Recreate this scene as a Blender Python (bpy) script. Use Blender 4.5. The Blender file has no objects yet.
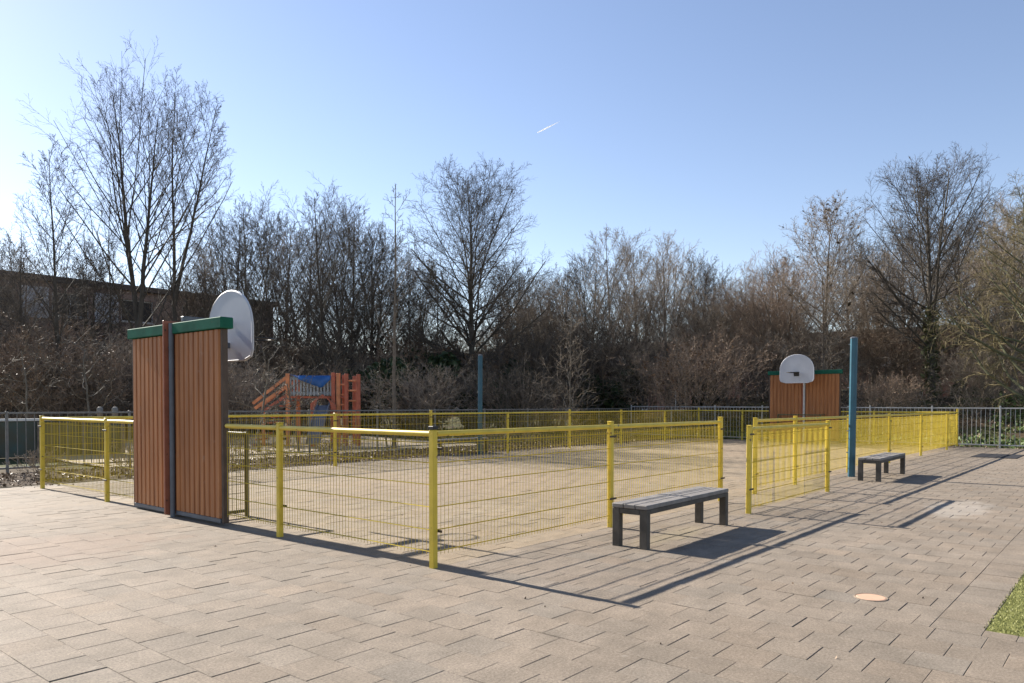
import bpy, math, random
import numpy as np
from mathutils import Vector, Matrix

random.seed(7)
rng = np.random.default_rng(11)
scene = bpy.context.scene
COL = scene.collection
R = math.radians

# ------------------------------------------------------------------ layout
EYE = 1.5                                   # camera height
TH = R(39.974)                              # heading of the court
C0 = np.array([-0.7153, 6.8194])            # near corner of the court
U = np.array([-math.cos(TH), math.sin(TH)])  # along the short (left) side
V = np.array([math.sin(TH), math.cos(TH)])   # along the long (right) side
ROT = math.atan2(V[1], V[0])                # local x = along V, local y = along U
LW, LL = 9.80, 25.45                        # court width and length


def W(s, u, z=0.0):
    p = C0 + s * V + u * U
    return (float(p[0]), float(p[1]), z)


def court(x, y):
    d = np.array([x, y]) - C0
    return float(d @ V), float(d @ U)


F_PX, HOR, PITCH = 750.23, 403.8, R(1.439)


def spot(px, d):                            # a ground position seen at column px, d metres ahead
    return (px - 512) / F_PX * d, d


def high(py, d):                            # height of something seen at row py, d metres ahead
    return EYE + (HOR - py) / F_PX * d


def smooth(a, b, x):
    t = min(1.0, max(0.0, (x - a) / (b - a)))
    return t * t * (3 - 2 * t)


def land(x, y):                             # terrain height
    s, u = court(x, y)
    z = -0.05
    z += 1.9 * smooth(28.5, 37, s) * smooth(22, 12, u)
    z += 0.12 * smooth(14, 20, u) * (math.sin(x * .31) * math.cos(y * .27))
    return z


# ------------------------------------------------------------------ object helpers
def tag(o, label=None, cat=None, group=None, kind=None):
    if label: o['label'] = label
    if cat: o['category'] = cat
    if group: o['group'] = group
    if kind: o['kind'] = kind
    return o


def empty(name, loc, rz=0.0, label=None, cat=None, group=None):
    o = bpy.data.objects.new(name, None)
    COL.objects.link(o)
    o.location = loc
    o.rotation_euler = (0, 0, rz)
    o.empty_display_size = .2
    return tag(o, label, cat, group)


def mesh_np(name, co, quads=None, tris=None, smooth_=False):
    me = bpy.data.meshes.new(name)
    quads = np.zeros((0, 4), np.int32) if quads is None else np.asarray(quads, np.int32).reshape(-1, 4)
    tris = np.zeros((0, 3), np.int32) if tris is None else np.asarray(tris, np.int32).reshape(-1, 3)
    me.vertices.add(len(co))
    me.vertices.foreach_set('co', np.asarray(co, np.float32).ravel())
    nl = quads.size + tris.size
    me.loops.add(nl)
    me.loops.foreach_set('vertex_index', np.concatenate([quads.ravel(), tris.ravel()]))
    nf = len(quads) + len(tris)
    me.polygons.add(nf)
    st = np.concatenate([np.arange(len(quads)) * 4, len(quads) * 4 + np.arange(len(tris)) * 3]).astype(np.int32)
    me.polygons.foreach_set('loop_start', st)
    me.polygons.foreach_set('use_smooth', np.full(nf, smooth_))
    me.update(calc_edges=True)
    me.validate()
    return me


def link(name, me, mat, parent=None, loc=None, rz=0.0):
    o = bpy.data.objects.new(name, me)
    COL.objects.link(o)
    if mat is not None and not me.materials:
        for m in (mat if isinstance(mat, (list, tuple)) else [mat]):
            me.materials.append(m)
    if parent is not None: o.parent = parent
    if loc is not None: o.location = loc
    o.rotation_euler = (0, 0, rz)
    return o


def copy_tree(o, parent=None):
    c = o.copy()
    COL.objects.link(c)
    if parent is not None: c.parent = parent
    for ch in list(o.children):
        copy_tree(ch, c)
    return c


class MB:
    """collects shapes into one mesh"""

    def __init__(self):
        self.co, self.f, self.n = [], [], 0

    def add(self, vs, fs):
        self.co.extend(vs)
        self.f.extend([tuple(i + self.n for i in f) for f in fs])
        self.n += len(vs)
        return self

    def box(self, x0, x1, y0, y1, z0, z1, b=0.0):
        if b <= 0:
            vs = [(x, y, z) for z in (z0, z1) for y in (y0, y1) for x in (x0, x1)]
            return self.add(vs, [(0, 2, 3, 1), (4, 5, 7, 6), (0, 1, 5, 4), (2, 6, 7, 3), (0, 4, 6, 2), (1, 3, 7, 5)])
        lo, hi = (x0, y0, z0), (x1, y1, z1)
        vs, idx = [], {}
        for sx in (0, 1):
            for sy in (0, 1):
                for sz in (0, 1):
                    c = [hi[0] if sx else lo[0], hi[1] if sy else lo[1], hi[2] if sz else lo[2]]
                    dd = [-b if sx else b, -b if sy else b, -b if sz else b]
                    for ax in range(3):
                        p = list(c)
                        for k in range(3):
                            if k != ax: p[k] += dd[k]
                        idx[(sx, sy, sz, ax)] = len(vs)
                        vs.append(tuple(p))
        I = idx
        fs = []
        for s in (0, 1):
            q = [I[(s, 0, 0, 0)], I[(s, 1, 0, 0)], I[(s, 1, 1, 0)], I[(s, 0, 1, 0)]]
            fs.append(q if s else q[::-1])
            q = [I[(0, s, 0, 1)], I[(0, s, 1, 1)], I[(1, s, 1, 1)], I[(1, s, 0, 1)]]
            fs.append(q if s else q[::-1])
            q = [I[(0, 0, s, 2)], I[(1, 0, s, 2)], I[(1, 1, s, 2)], I[(0, 1, s, 2)]]
            fs.append(q if s else q[::-1])
        for a in (0, 1):
            for c in (0, 1):
                fs.append((I[(a, c, 0, 0)], I[(a, c, 1, 0)], I[(a, c, 1, 1)], I[(a, c, 0, 1)]))
                fs.append((I[(a, 0, c, 0)], I[(a, 1, c, 0)], I[(a, 1, c, 2)], I[(a, 0, c, 2)]))
                fs.append((I[(0, a, c, 1)], I[(1, a, c, 1)], I[(1, a, c, 2)], I[(0, a, c, 2)]))
                for e in (0, 1):
                    fs.append((I[(a, c, e, 0)], I[(a, c, e, 1)], I[(a, c, e, 2)]))
        return self.add(vs, fs)

    def tube(self, pts, r, k=8, caps=True, phase=0.0):
        pts = [Vector(p) for p in pts]
        n = len(pts)
        rs = r if isinstance(r, (list, tuple)) else [r] * n
        vs, fs = [], []
        a = None
        for i, p in enumerate(pts):
            d = (pts[min(i + 1, n - 1)] - pts[max(i - 1, 0)]).normalized()
            if a is None:
                a = d.orthogonal().normalized() if abs(d.z) > .99 else d.cross(Vector((0, 0, 1))).normalized()
            a = (a - d * a.dot(d)).normalized()
            b = d.cross(a)
            for j in range(k):
                t = phase + 2 * math.pi * j / k
                vs.append(tuple(p + (a * math.cos(t) + b * math.sin(t)) * rs[i]))
        for i in range(n - 1):
            for j in range(k):
                fs.append((i * k + j, i * k + (j + 1) % k, (i + 1) * k + (j + 1) % k, (i + 1) * k + j))
        if caps:
            fs.append(tuple(range(k))[::-1])
            fs.append(tuple((n - 1) * k + j for j in range(k)))
        return self.add(vs, fs)

    def prism(self, outline, axis, a, b):
        """outline of (p, q) extruded along axis 'x', 'y' or 'z' from a to b"""
        m = {'x': lambda p, q, t: (t, p, q), 'y': lambda p, q, t: (p, t, q), 'z': lambda p, q, t: (p, q, t)}[axis]
        n = len(outline)
        vs = [m(p, q, a) for p, q in outline] + [m(p, q, b) for p, q in outline]
        fs = [tuple(range(n)), tuple(range(2 * n - 1, n - 1, -1))]
        fs += [(i, i + n, (i + 1) % n + n, (i + 1) % n) for i in range(n)]
        return self.add(vs, fs)

    def ring(self, c, rad, r, k=28, m=6):
        vs, fs = [], []
        for i in range(k):
            t = 2 * math.pi * i / k
            for j in range(m):
                q = 2 * math.pi * j / m
                rr = rad + r * math.cos(q)
                vs.append((c[0] + rr * math.cos(t), c[1] + rr * math.sin(t), c[2] + r * math.sin(q)))
        for i in range(k):
            for j in range(m):
                fs.append((i * m + j, ((i + 1) % k) * m + j, ((i + 1) % k) * m + (j + 1) % m, i * m + (j + 1) % m))
        return self.add(vs, fs)

    def build(self, name, mat, parent=None, loc=None, rz=0.0, smooth_=False):
        me = bpy.data.meshes.new(name)
        me.from_pydata(self.co, [], self.f)
        import bmesh
        bm = bmesh.new()
        bm.from_mesh(me)
        bmesh.ops.recalc_face_normals(bm, faces=bm.faces)
        bm.to_mesh(me)
        bm.free()
        if smooth_:
            me.polygons.foreach_set('use_smooth', [True] * len(me.polygons))
            try: me.set_sharp_from_angle(angle=R(40))
            except Exception: pass
        return link(name, me, mat, parent, loc, rz)


# ------------------------------------------------------------------ materials
def mat_new(name):
    m = bpy.data.materials.new(name)
    m.use_nodes = True
    nt = m.node_tree
    return m, nt, nt.nodes['Principled BSDF'], nt.nodes, nt.links


def simple(name, c, rough=.6, var=.25, scale=8.0, spec=.4, bump=0.0, bscale=60.0, metal=0.0, c2=None, worn=None):
    """colour broken up by two noises; worn = (colour, amount) adds chipped patches"""
    m, nt, b, N, L = mat_new(name)
    tc = N.new('ShaderNodeTexCoord')
    n1 = N.new('ShaderNodeTexNoise')
    n1.inputs['Scale'].default_value = scale
    n1.inputs['Detail'].default_value = 6
    L.new(tc.outputs['Object'], n1.inputs['Vector'])
    rp = N.new('ShaderNodeValToRGB')
    rp.color_ramp.elements[0].position = .3
    rp.color_ramp.elements[1].position = .72
    d = c2 or tuple(x * (1 - var) for x in c)
    e = c if c2 else tuple(min(1, x * (1 + var)) for x in c)
    rp.color_ramp.elements[0].color = (*d, 1)
    rp.color_ramp.elements[1].color = (*e, 1)
    L.new(n1.outputs['Fac'], rp.inputs['Fac'])
    out = rp.outputs['Color']
    if worn:
        n2 = N.new('ShaderNodeTexNoise')
        n2.inputs['Scale'].default_value = scale * 3.1
        n2.inputs['Detail'].default_value = 8
        L.new(tc.outputs['Object'], n2.inputs['Vector'])
        r2 = N.new('ShaderNodeValToRGB')
        r2.color_ramp.elements[0].position = 1 - worn[1]
        r2.color_ramp.elements[1].position = 1 - worn[1] + .05
        L.new(n2.outputs['Fac'], r2.inputs['Fac'])
        mx = N.new('ShaderNodeMixRGB')
        mx.inputs[2].default_value = (*worn[0], 1)
        L.new(r2.outputs['Color'], mx.inputs[0])
        L.new(out, mx.inputs[1])
        out = mx.outputs[0]
    L.new(out, b.inputs['Base Color'])
    b.inputs['Roughness'].default_value = rough
    b.inputs['Specular IOR Level'].default_value = spec
    b.inputs['Metallic'].default_value = metal
    if bump:
        n3 = N.new('ShaderNodeTexNoise')
        n3.inputs['Scale'].default_value = bscale
        n3.inputs['Detail'].default_value = 5
        L.new(tc.outputs['Object'], n3.inputs['Vector'])
        bp = N.new('ShaderNodeBump')
        bp.inputs['Strength'].default_value = bump
        bp.inputs['Distance'].default_value = .01
        L.new(n3.outputs['Fac'], bp.inputs['Height'])
        L.new(bp.outputs['Normal'], b.inputs['Normal'])
    return m


M = {}
M['yellow'] = simple('yellow_paint', (.60, .445, .045), .42, .14, 5, .5, worn=((.17, .10, .04), .345))
M['yellow_wire'] = simple('yellow_wire', (.50, .375, .045), .75, .15, 4, .15)
M['black'] = simple('black_plastic', (.018, .018, .02), .5, .3)
M['rust_clamp'] = simple('clamp_metal', (.06, .045, .03), .6, .4, 30)
M['galv'] = simple('galvanised_steel', (.40, .40, .39), .5, .15, 12, .5, metal=.25)
M['rail_dark'] = simple('dull_grey_steel', (.17, .165, .155), .6, .2, 8)
M['steel_dark'] = simple('painted_grey_steel', (.105, .12, .14), .5, .2, 6, .4)
M['brown_post'] = simple('red_brown_paint', (.27, .092, .05), .55, .2, 6, .4, worn=((.07, .04, .03), .33))
M['green'] = simple('green_paint', (.014, .105, .066), .75, .22, 5, .15, worn=((.05, .09, .06), .36))
M['board'] = simple('white_board', (.50, .51, .54), .55, .07, 3, .4, worn=((.34, .34, .35), .30))
M['hoop'] = simple('hoop_metal', (.03, .028, .025), .5, .3)
M['edge_brown'] = simple('dark_edge', (.075, .05, .035), .6, .25, 8)
M['goal'] = simple('goal_frame_metal', (.10, .085, .035), .55, .3, 10)
M['blue_pole'] = simple('blue_paint', (.020, .088, .128), .45, .18, 4, .45, worn=((.10, .12, .12), .32))
M['bench_top'] = simple('bench_plank', (.20, .185, .17), .68, .22, 9, .35, .25, 90)
M['bench_leg'] = simple('bench_leg', (.078, .069, .057), .7, .25, 9, .35, .25, 90)
M['orange_wood'] = simple('orange_wood', (.56, .21, .09), .65, .25, 5)
M['red_wood'] = simple('red_wood', (.40, .11, .06), .65, .25, 5)
M['tarp'] = simple('blue_tarp', (.025, .11, .34), .45, .3, 3)
M['pale_bar'] = simple('pale_bars', (.30, .31, .31), .6, .15)
M['slide'] = simple('slide_metal', (.13, .15, .19), .5, .15)
M['barrier'] = simple('barrier_board', (.045, .075, .065), .6, .3, 2, c2=(.07, .055, .03))
M['coping'] = simple('pale_coping', (.58, .56, .52), .6, .12, 6)
M['cap'] = simple('salmon_cap', (.48, .30, .205), .7, .06, 20, .3)
M['dark_flat'] = simple('matte_dark', (.03, .03, .034), .8, .3, 8, .2)
M['cloud'] = simple('cloud_white', (.8, .8, .8), 1, .02)
M['post_wood'] = simple('weathered_wood', (.20, .16, .12), .8, .3, 9, .2)
M['asphalt'] = simple('asphalt', (.05, .05, .05), .9, .3, 20, .2)


def slat_material():
    m, nt, b, N, L = mat_new('brown_slats')
    tc = N.new('ShaderNodeTexCoord')
    mp = N.new('ShaderNodeMapping')
    mp.inputs['Scale'].default_value = (9, 9, .7)
    L.new(tc.outputs['Object'], mp.inputs['Vector'])
    n1 = N.new('ShaderNodeTexNoise')
    n1.inputs['Scale'].default_value = 1.6
    n1.inputs['Detail'].default_value = 7
    L.new(mp.outputs[0], n1.inputs['Vector'])
    rp = N.new('ShaderNodeValToRGB')
    e = rp.color_ramp.elements
    e[0].position, e[0].color = .28, (.25, .094, .032, 1)
    e[1].position, e[1].color = .75, (.45, .185, .064, 1)
    L.new(n1.outputs['Fac'], rp.inputs['Fac'])
    # scuffs low down and faint pale marks
    n2 = N.new('ShaderNodeTexNoise')
    n2.inputs['Scale'].default_value = 7
    n2.inputs['Detail'].default_value = 8
    L.new(tc.outputs['Object'], n2.inputs['Vector'])
    r2 = N.new('ShaderNodeValToRGB')
    r2.color_ramp.elements[0].position = .66
    r2.color_ramp.elements[1].position = .74
    L.new(n2.outputs['Fac'], r2.inputs['Fac'])
    mu = N.new('ShaderNodeMath')
    mu.operation = 'MULTIPLY'
    mu.inputs[1].default_value = .45
    L.new(r2.outputs['Color'], mu.inputs[0])
    mx = N.new('ShaderNodeMixRGB')
    mx.inputs[2].default_value = (.36, .22, .14, 1)
    L.new(mu.outputs[0], mx.inputs[0])
    L.new(rp.outputs['Color'], mx.inputs[1])
    L.new(mx.outputs[0], b.inputs['Base Color'])
    b.inputs['Roughness'].default_value = .55
    b.inputs['Specular IOR Level'].default_value = .35
    return m


M['slats'] = slat_material()


def bark(name, c, c2, rough=.85, spec=.2):
    m, nt, b, N, L = mat_new(name)
    tc = N.new('ShaderNodeTexCoord')
    mp = N.new('ShaderNodeMapping')
    mp.inputs['Scale'].default_value = (3, 3, 1.2)
    L.new(tc.outputs['Object'], mp.inputs['Vector'])
    n1 = N.new('ShaderNodeTexNoise')
    n1.inputs['Scale'].default_value = 2.3
    n1.inputs['Detail'].default_value = 9
    n1.inputs['Roughness'].default_value = .7
    L.new(mp.outputs[0], n1.inputs['Vector'])
    rp = N.new('ShaderNodeValToRGB')
    rp.color_ramp.elements[0].position = .33
    rp.color_ramp.elements[1].position = .68
    rp.color_ramp.elements[0].color = (*c, 1)
    rp.color_ramp.elements[1].color = (*c2, 1)
    L.new(n1.outputs['Fac'], rp.inputs['Fac'])
    L.new(rp.outputs['Color'], b.inputs['Base Color'])
    b.inputs['Roughness'].default_value = rough
    b.inputs['Specular IOR Level'].default_value = spec
    return m


M['bark'] = bark('grey_bark', (.055, .047, .038), (.115, .10, .08))
M['twig'] = bark('grey_twigs', (.062, .052, .043), (.125, .105, .085))
M['bark_brown'] = bark('brown_bark', (.11, .088, .068), (.22, .18, .14))
M['twig_brown'] = bark('brown_twigs', (.19, .155, .118), (.37, .305, .235))
M['twig_red'] = bark('reddish_twigs', (.20, .148, .106), (.36, .27, .20))
M['twig_olive'] = bark('olive_twigs', (.12, .10, .05), (.23, .19, .10))
M['bark_green'] = bark('greenish_bark', (.075, .08, .045), (.15, .15, .09))
M['bark_pale'] = bark('pale_bark', (.085, .072, .055), (.19, .165, .13), .7, .2)


def leafmat(name, c, c2):
    m, nt, b, N, L = mat_new(name)
    g = N.new('ShaderNodeNewGeometry')
    rp = N.new('ShaderNodeValToRGB')
    rp.color_ramp.elements[0].color = (*c, 1)
    rp.color_ramp.elements[1].color = (*c2, 1)
    L.new(g.outputs['Random Per Island'], rp.inputs['Fac'])
    L.new(rp.outputs['Color'], b.inputs['Base Color'])
    b.inputs['Roughness'].default_value = .6
    b.inputs['Specular IOR Level'].default_value = .3
    return m


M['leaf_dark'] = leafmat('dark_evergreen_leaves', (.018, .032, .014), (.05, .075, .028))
M['leaf_ivy'] = leafmat('ivy_leaves', (.04, .05, .018), (.12, .115, .045))
M['leaf_dead'] = leafmat('dead_leaves', (.085, .052, .030), (.20, .125, .072))
M['leaf_cone'] = leafmat('seed_cones', (.03, .02, .014), (.08, .055, .036))
M['litter'] = leafmat('leaf_litter', (.07, .045, .03), (.34, .25, .17))
M['weed'] = leafmat('weeds', (.035, .06, .014), (.12, .17, .045))
M['turf'] = leafmat('turf_blades', (.15, .158, .045), (.27, .265, .10))


def tile_material(name, base, base2, stain=(.30, .265, .22), patches=()):
    """concrete paving: a shade for each tile (stored on the mesh), blotches, speckle, lichen dust"""
    m, nt, b, N, L = mat_new(name)
    tc = N.new('ShaderNodeTexCoord')
    at = N.new('ShaderNodeAttribute')
    at.attribute_name = 'tile_shade'

    def noise(scale, detail=6, rough=.6):
        n = N.new('ShaderNodeTexNoise')
        n.inputs['Scale'].default_value = scale
        n.inputs['Detail'].default_value = detail
        n.inputs['Roughness'].default_value = rough
        L.new(tc.outputs['Object'], n.inputs['Vector'])
        return n

    def math_(op, a, c):
        n = N.new('ShaderNodeMath')
        n.operation = op
        for i, x in enumerate((a, c)):
            if isinstance(x, (int, float)): n.inputs[i].default_value = x
            else: L.new(x, n.inputs[i])
        return n.outputs[0]

    def mix(f, a, c, mode='MIX'):
        n = N.new('ShaderNodeMixRGB')
        n.blend_type = mode
        for i, x in enumerate((f, a, c)):
            if isinstance(x, (int, float)): n.inputs[i].default_value = x
            elif isinstance(x, tuple): n.inputs[i].default_value = (*x, 1)
            else: L.new(x, n.inputs[i])
        return n.outputs[0]

    big = noise(.35, 4)
    rp = N.new('ShaderNodeValToRGB')
    rp.color_ramp.elements[0].position = .35
    rp.color_ramp.elements[1].position = .65
    L.new(big.outputs['Fac'], rp.inputs['Fac'])
    col = mix(rp.outputs['Color'], base, base2)
    col = mix(1.0, col, at.outputs['Color'], 'MULTIPLY')
    blot = noise(3.2, 8, .7)
    r1 = N.new('ShaderNodeValToRGB')
    r1.color_ramp.elements[0].position = .3
    r1.color_ramp.elements[1].position = .7
    r1.color_ramp.elements[0].color = (.74, .74, .73, 1)
    r1.color_ramp.elements[1].color = (1.14, 1.13, 1.12, 1)
    L.new(blot.outputs['Fac'], r1.inputs['Fac'])
    col = mix(1.0, col, r1.outputs['Color'], 'MULTIPLY')
    gr = noise(62, 7, .85)
    r2 = N.new('ShaderNodeValToRGB')
    r2.color_ramp.elements[0].position = .3
    r2.color_ramp.elements[1].position = .7
    r2.color_ramp.elements[0].color = (.40, .40, .40, 1)
    r2.color_ramp.elements[1].color = (1.58, 1.58, 1.58, 1)
    L.new(gr.outputs['Fac'], r2.inputs['Fac'])
    col = mix(1.0, col, r2.outputs['Color'], 'MULTIPLY')
    # pale spots (gum, lime)
    sp = noise(9, 2, .5)
    r3 = N.new('ShaderNodeValToRGB')
    r3.color_ramp.elements[0].position = .71
    r3.color_ramp.elements[1].position = .76
    L.new(sp.outputs['Fac'], r3.inputs['Fac'])
    col = mix(math_('MULTIPLY', r3.outputs['Color'], .45), col, stain)
    wob = noise(2.2, 6, .7)
    for (x, y, rx, ry, amt, c) in patches:
        mp = N.new('ShaderNodeMapping')
        mp.vector_type = 'TEXTURE'
        mp.inputs['Location'].default_value = (x, y, 0)
        mp.inputs['Scale'].default_value = (rx, ry, 1)
        L.new(tc.outputs['Object'], mp.inputs['Vector'])
        vl = N.new('ShaderNodeVectorMath')
        vl.operation = 'LENGTH'
        L.new(mp.outputs[0], vl.inputs[0])
        e = math_('ADD', vl.outputs['Value'], math_('MULTIPLY', math_('SUBTRACT', wob.outputs['Fac'], .5), 2.2))
        f = N.new('ShaderNodeMapRange')
        f.interpolation_type = 'SMOOTHSTEP'
        f.inputs['From Min'].default_value = 1.15
        f.inputs['From Max'].default_value = .45
        f.inputs['To Max'].default_value = amt
        L.new(e, f.inputs['Value'])
        col = mix(f.outputs[0], col, c)
    L.new(col, b.inputs['Base Color'])
    b.inputs['Roughness'].default_value = .8
    b.inputs['Specular IOR Level'].default_value = .2
    bp = N.new('ShaderNodeBump')
    bp.inputs['Strength'].default_value = .55
    bp.inputs['Distance'].default_value = .006
    L.new(gr.outputs['Fac'], bp.inputs['Height'])
    L.new(bp.outputs['Normal'], b.inputs['Normal'])
    return m


def ground_material(name, cols, scale=1.2, bump=.6):
    m, nt, b, N, L = mat_new(name)
    tc = N.new('ShaderNodeTexCoord')
    n1 = N.new('ShaderNodeTexNoise')
    n1.inputs['Scale'].default_value = scale
    n1.inputs['Detail'].default_value = 10
    n1.inputs['Roughness'].default_value = .7
    L.new(tc.outputs['Object'], n1.inputs['Vector'])
    rp = N.new('ShaderNodeValToRGB')
    el = rp.color_ramp.elements
    el[0].position, el[0].color = .3, (*cols[0], 1)
    el[1].position, el[1].color = .7, (*cols[-1], 1)
    for i, c in enumerate(cols[1:-1]):
        x = el.new(.3 + .4 * (i + 1) / (len(cols) - 1))
        x.color = (*c, 1)
    L.new(n1.outputs['Fac'], rp.inputs['Fac'])
    L.new(rp.outputs['Color'], b.inputs['Base Color'])
    b.inputs['Roughness'].default_value = .95
    b.inputs['Specular IOR Level'].default_value = .1
    n2 = N.new('ShaderNodeTexNoise')
    n2.inputs['Scale'].default_value = scale * 14
    n2.inputs['Detail'].default_value = 6
    L.new(tc.outputs['Object'], n2.inputs['Vector'])
    bp = N.new('ShaderNodeBump')
    bp.inputs['Strength'].default_value = bump
    bp.inputs['Distance'].default_value = .04
    L.new(n2.outputs['Fac'], bp.inputs['Height'])
    L.new(bp.outputs['Normal'], b.inputs['Normal'])
    return m


M['earth'] = ground_material('earth', [(.045, .032, .02), (.075, .055, .034), (.06, .07, .025), (.10, .075, .046)], .5)
M['soil'] = ground_material('soil', [(.03, .021, .015), (.06, .042, .028), (.10, .075, .05)], 3)
M['sand'] = ground_material('sand', [(.33, .28, .20), (.39, .33, .25), (.43, .375, .29)], 2, .4)
M['joint'] = ground_material('joint_sand', [(.07, .06, .045), (.13, .11, .08), (.18, .15, .115)], 6, .4)

# ------------------------------------------------------------------ ground
ax = np.concatenate([[-4000, -1500, -600, -300, -160], np.arange(-100, 101, 2.0), [160, 300, 600, 1500, 4000]])
gx, gy = np.meshgrid(ax, ax + 30, indexing='ij')
gz = np.array([[land(a, b) if abs(a) < 101 and abs(b - 30) < 101 else -.05 + 1.9 * smooth(28.5, 37, court(a, b)[0]) * smooth(22, 12, court(a, b)[1])
                for a, b in zip(ra, rb)] for ra, rb in zip(gx, gy)])
n = len(ax)
ii = np.arange(n * n).reshape(n, n)
q = np.stack([ii[:-1, :-1], ii[1:, :-1], ii[1:, 1:], ii[:-1, 1:]], -1).reshape(-1, 4)
g = link('ground', mesh_np('ground', np.stack([gx, gy, gz], -1).reshape(-1, 3), q, smooth_=True), M['earth'])
tag(g, kind='structure')

T = .30                                      # paving tile


def slab(name, s0, s1, u0, u1, z, mat, kind='structure'):
    vs = [(s0, u0, z), (s1, u0, z), (s1, u1, z), (s0, u1, z)]
    o = link(name, mesh_np(name, vs, [(0, 1, 2, 3)]), mat, loc=W(0, 0), rz=ROT)
    return tag(o, kind=kind)


def paving(name, rects, mat, zbase=0.0, keep=None):
    """running-bond tiles, each with its own bevel, height, gap and shade"""
    co, qd, sh = [], [], []
    rr = np.random.default_rng(5)
    R_ = []
    for (s0, s1, u0, u1, split) in rects:
        j0, j1 = math.floor(s0 / T + 1e-6), math.ceil(s1 / T - 1e-6)
        for j in range(j0, j1):
            a, b = max(s0, j * T), min(s1, (j + 1) * T)
            off = u0 % T if split == 'stack' else (.5 * T if j % 2 else 0)
            k0, k1 = math.floor((u0 - off) / T) - 1, math.ceil((u1 - off) / T) + 1
            for k in range(k0, k1):
                c, d = max(u0, k * T + off), min(u1, (k + 1) * T + off)
                if d - c < .02 or b - a < .02: continue
                R_.append((a, b, c, d))
    R_ = np.array(R_)
    cx, cy = (R_[:, 0] + R_[:, 1]) / 2, (R_[:, 2] + R_[:, 3]) / 2
    wx = C0[0] + cx * V[0] + cy * U[0]
    wy = C0[1] + cx * V[1] + cy * U[1]
    vis = (wy > .3) & (np.abs(wx) < 1.05 * wy + 3)
    R_ = R_[vis]
    n = len(R_)
    gap = np.clip(rr.normal(.0019, .0009, (n, 4)), .0010, .007) / 2
    wide = rr.random((n, 4)) < .022
    gap = np.where(wide, gap + rr.uniform(.002, .006, (n, 4)), gap)
    gap[:, :2] *= .55
    x0, x1 = R_[:, 0] + gap[:, 0], R_[:, 1] - gap[:, 1]
    y0, y1 = R_[:, 2] + gap[:, 2], R_[:, 3] - gap[:, 3]
    bv = .003
    z = zbase + rr.normal(0, .0011, n)
    tx, ty = rr.normal(0, .0035, n), rr.normal(0, .0035, n)
    P = np.zeros((n, 12, 3))
    for i, (sx, sy) in enumerate(((0, 0), (1, 0), (1, 1), (0, 1))):
        X = np.where(sx, x1, x0) if sx else x0
        Y = y1 if sy else y0
        ix, iy = (-bv if sx else bv), (-bv if sy else bv)
        dz = z + ((1 if sx else -1) * tx + (1 if sy else -1) * ty) * .15
        P[:, i] = np.stack([X + ix, Y + iy, dz], -1)
        P[:, 4 + i] = np.stack([X, Y, dz - .0025], -1)
        P[:, 8 + i] = np.stack([X, Y, np.full(n, zbase - .03)], -1)
    fq = [(0, 1, 2, 3)] + [(4 + i, 4 + (i + 1) % 4, (i + 1) % 4, i) for i in range(4)] + \
         [(8 + i, 8 + (i + 1) % 4, 4 + (i + 1) % 4, 4 + i) for i in range(4)]
    Q = (np.array(fq)[None] + (np.arange(n) * 12)[:, None, None]).reshape(-1, 4)
    me = mesh_np(name, P.reshape(-1, 3), Q)
    shade = np.clip(rr.normal(1, .032, n), .90, 1.10)
    tint = rr.normal(0, .012, n)
    cl = np.stack([shade * (1 + tint), shade, shade * (1 - tint), np.ones(n)], -1)
    at = me.attributes.new('tile_shade', 'FLOAT_COLOR', 'FACE')
    at.data.foreach_set('color', np.repeat(cl, 9, axis=0).astype(np.float32).ravel())
    return tag(link(name, me, mat, loc=W(0, 0), rz=ROT), kind='structure')


EDGE_U = 10.4
M['paving'] = tile_material('paving', (.190, .157, .122), (.226, .187, .147), patches=[
    (7.7, -2.95, 1.1, .45, .38, (.38, .35, .31)), (2.9, -.85, .9, .22, .55, (.26, .22, .15)),
    (-2.2, 3.6, 1.6, 1.1, .35, (.215, .140, .10)), (-1.8, 7.5, 2.5, 1.5, .3, (.245, .20, .15)),
    (7, -.4, 5, .5, .25, (.22, .18, .125))])
M['court'] = tile_material('court_tiles', (.222, .178, .125), (.258, .205, .145), patches=[
    (6, 4.9, 4, 2.6, .3, (.235, .17, .12)), (19, 4, 4, 3, .3, (.23, .17, .12))])
slab('paving_bed', -9, 25.95, -22, EDGE_U, -.0055, M['joint'])
paving('pavement', [(-9, 0.0, -22, EDGE_U, ''), (0, 0.9, -22, 0, ''), (.9, 25.95, -3.86, 0, ''),
                    (.9, 25.95, -4.16, -3.86, 'stack'), (9.0, 25.95, -22, -4.16, ''), (.9, 1.05, -22, -4.16, ''),
                    (0, 25.95, LW + .06, EDGE_U, '')], M['paving'])
paving('court_floor', [(0.0, 25.95, 0, LW + .06, '')], M['court'])
# planting bed behind the court, sand play area, far paths
slab('planting_bed', -9, 25.95, EDGE_U + .06, 13.55, -.004, M['soil'])
kb = MB().box(-9, 25.95, EDGE_U, EDGE_U + .06, -.05, .012, .006)
tag(kb.build('kerb', M['joint'], loc=W(0, 0), rz=ROT), kind='structure')
# sand: a grid that follows the land
ss, uu = np.meshgrid(np.arange(2.6, 16.1, .5), np.arange(13.55, 30.1, .5), indexing='ij')
pts = [(*W(a, b)[:2],) for a, b in zip(ss.ravel(), uu.ravel())]
co = [(x, y, land(x, y) + .045) for x, y in pts]
ii = np.arange(len(co)).reshape(ss.shape)
q = np.stack([ii[:-1, :-1], ii[1:, :-1], ii[1:, 1:], ii[:-1, 1:]], -1).reshape(-1, 4)
tag(link('sand', mesh_np('sand', co, q, smooth_=True), M['sand']), kind='structure')

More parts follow.
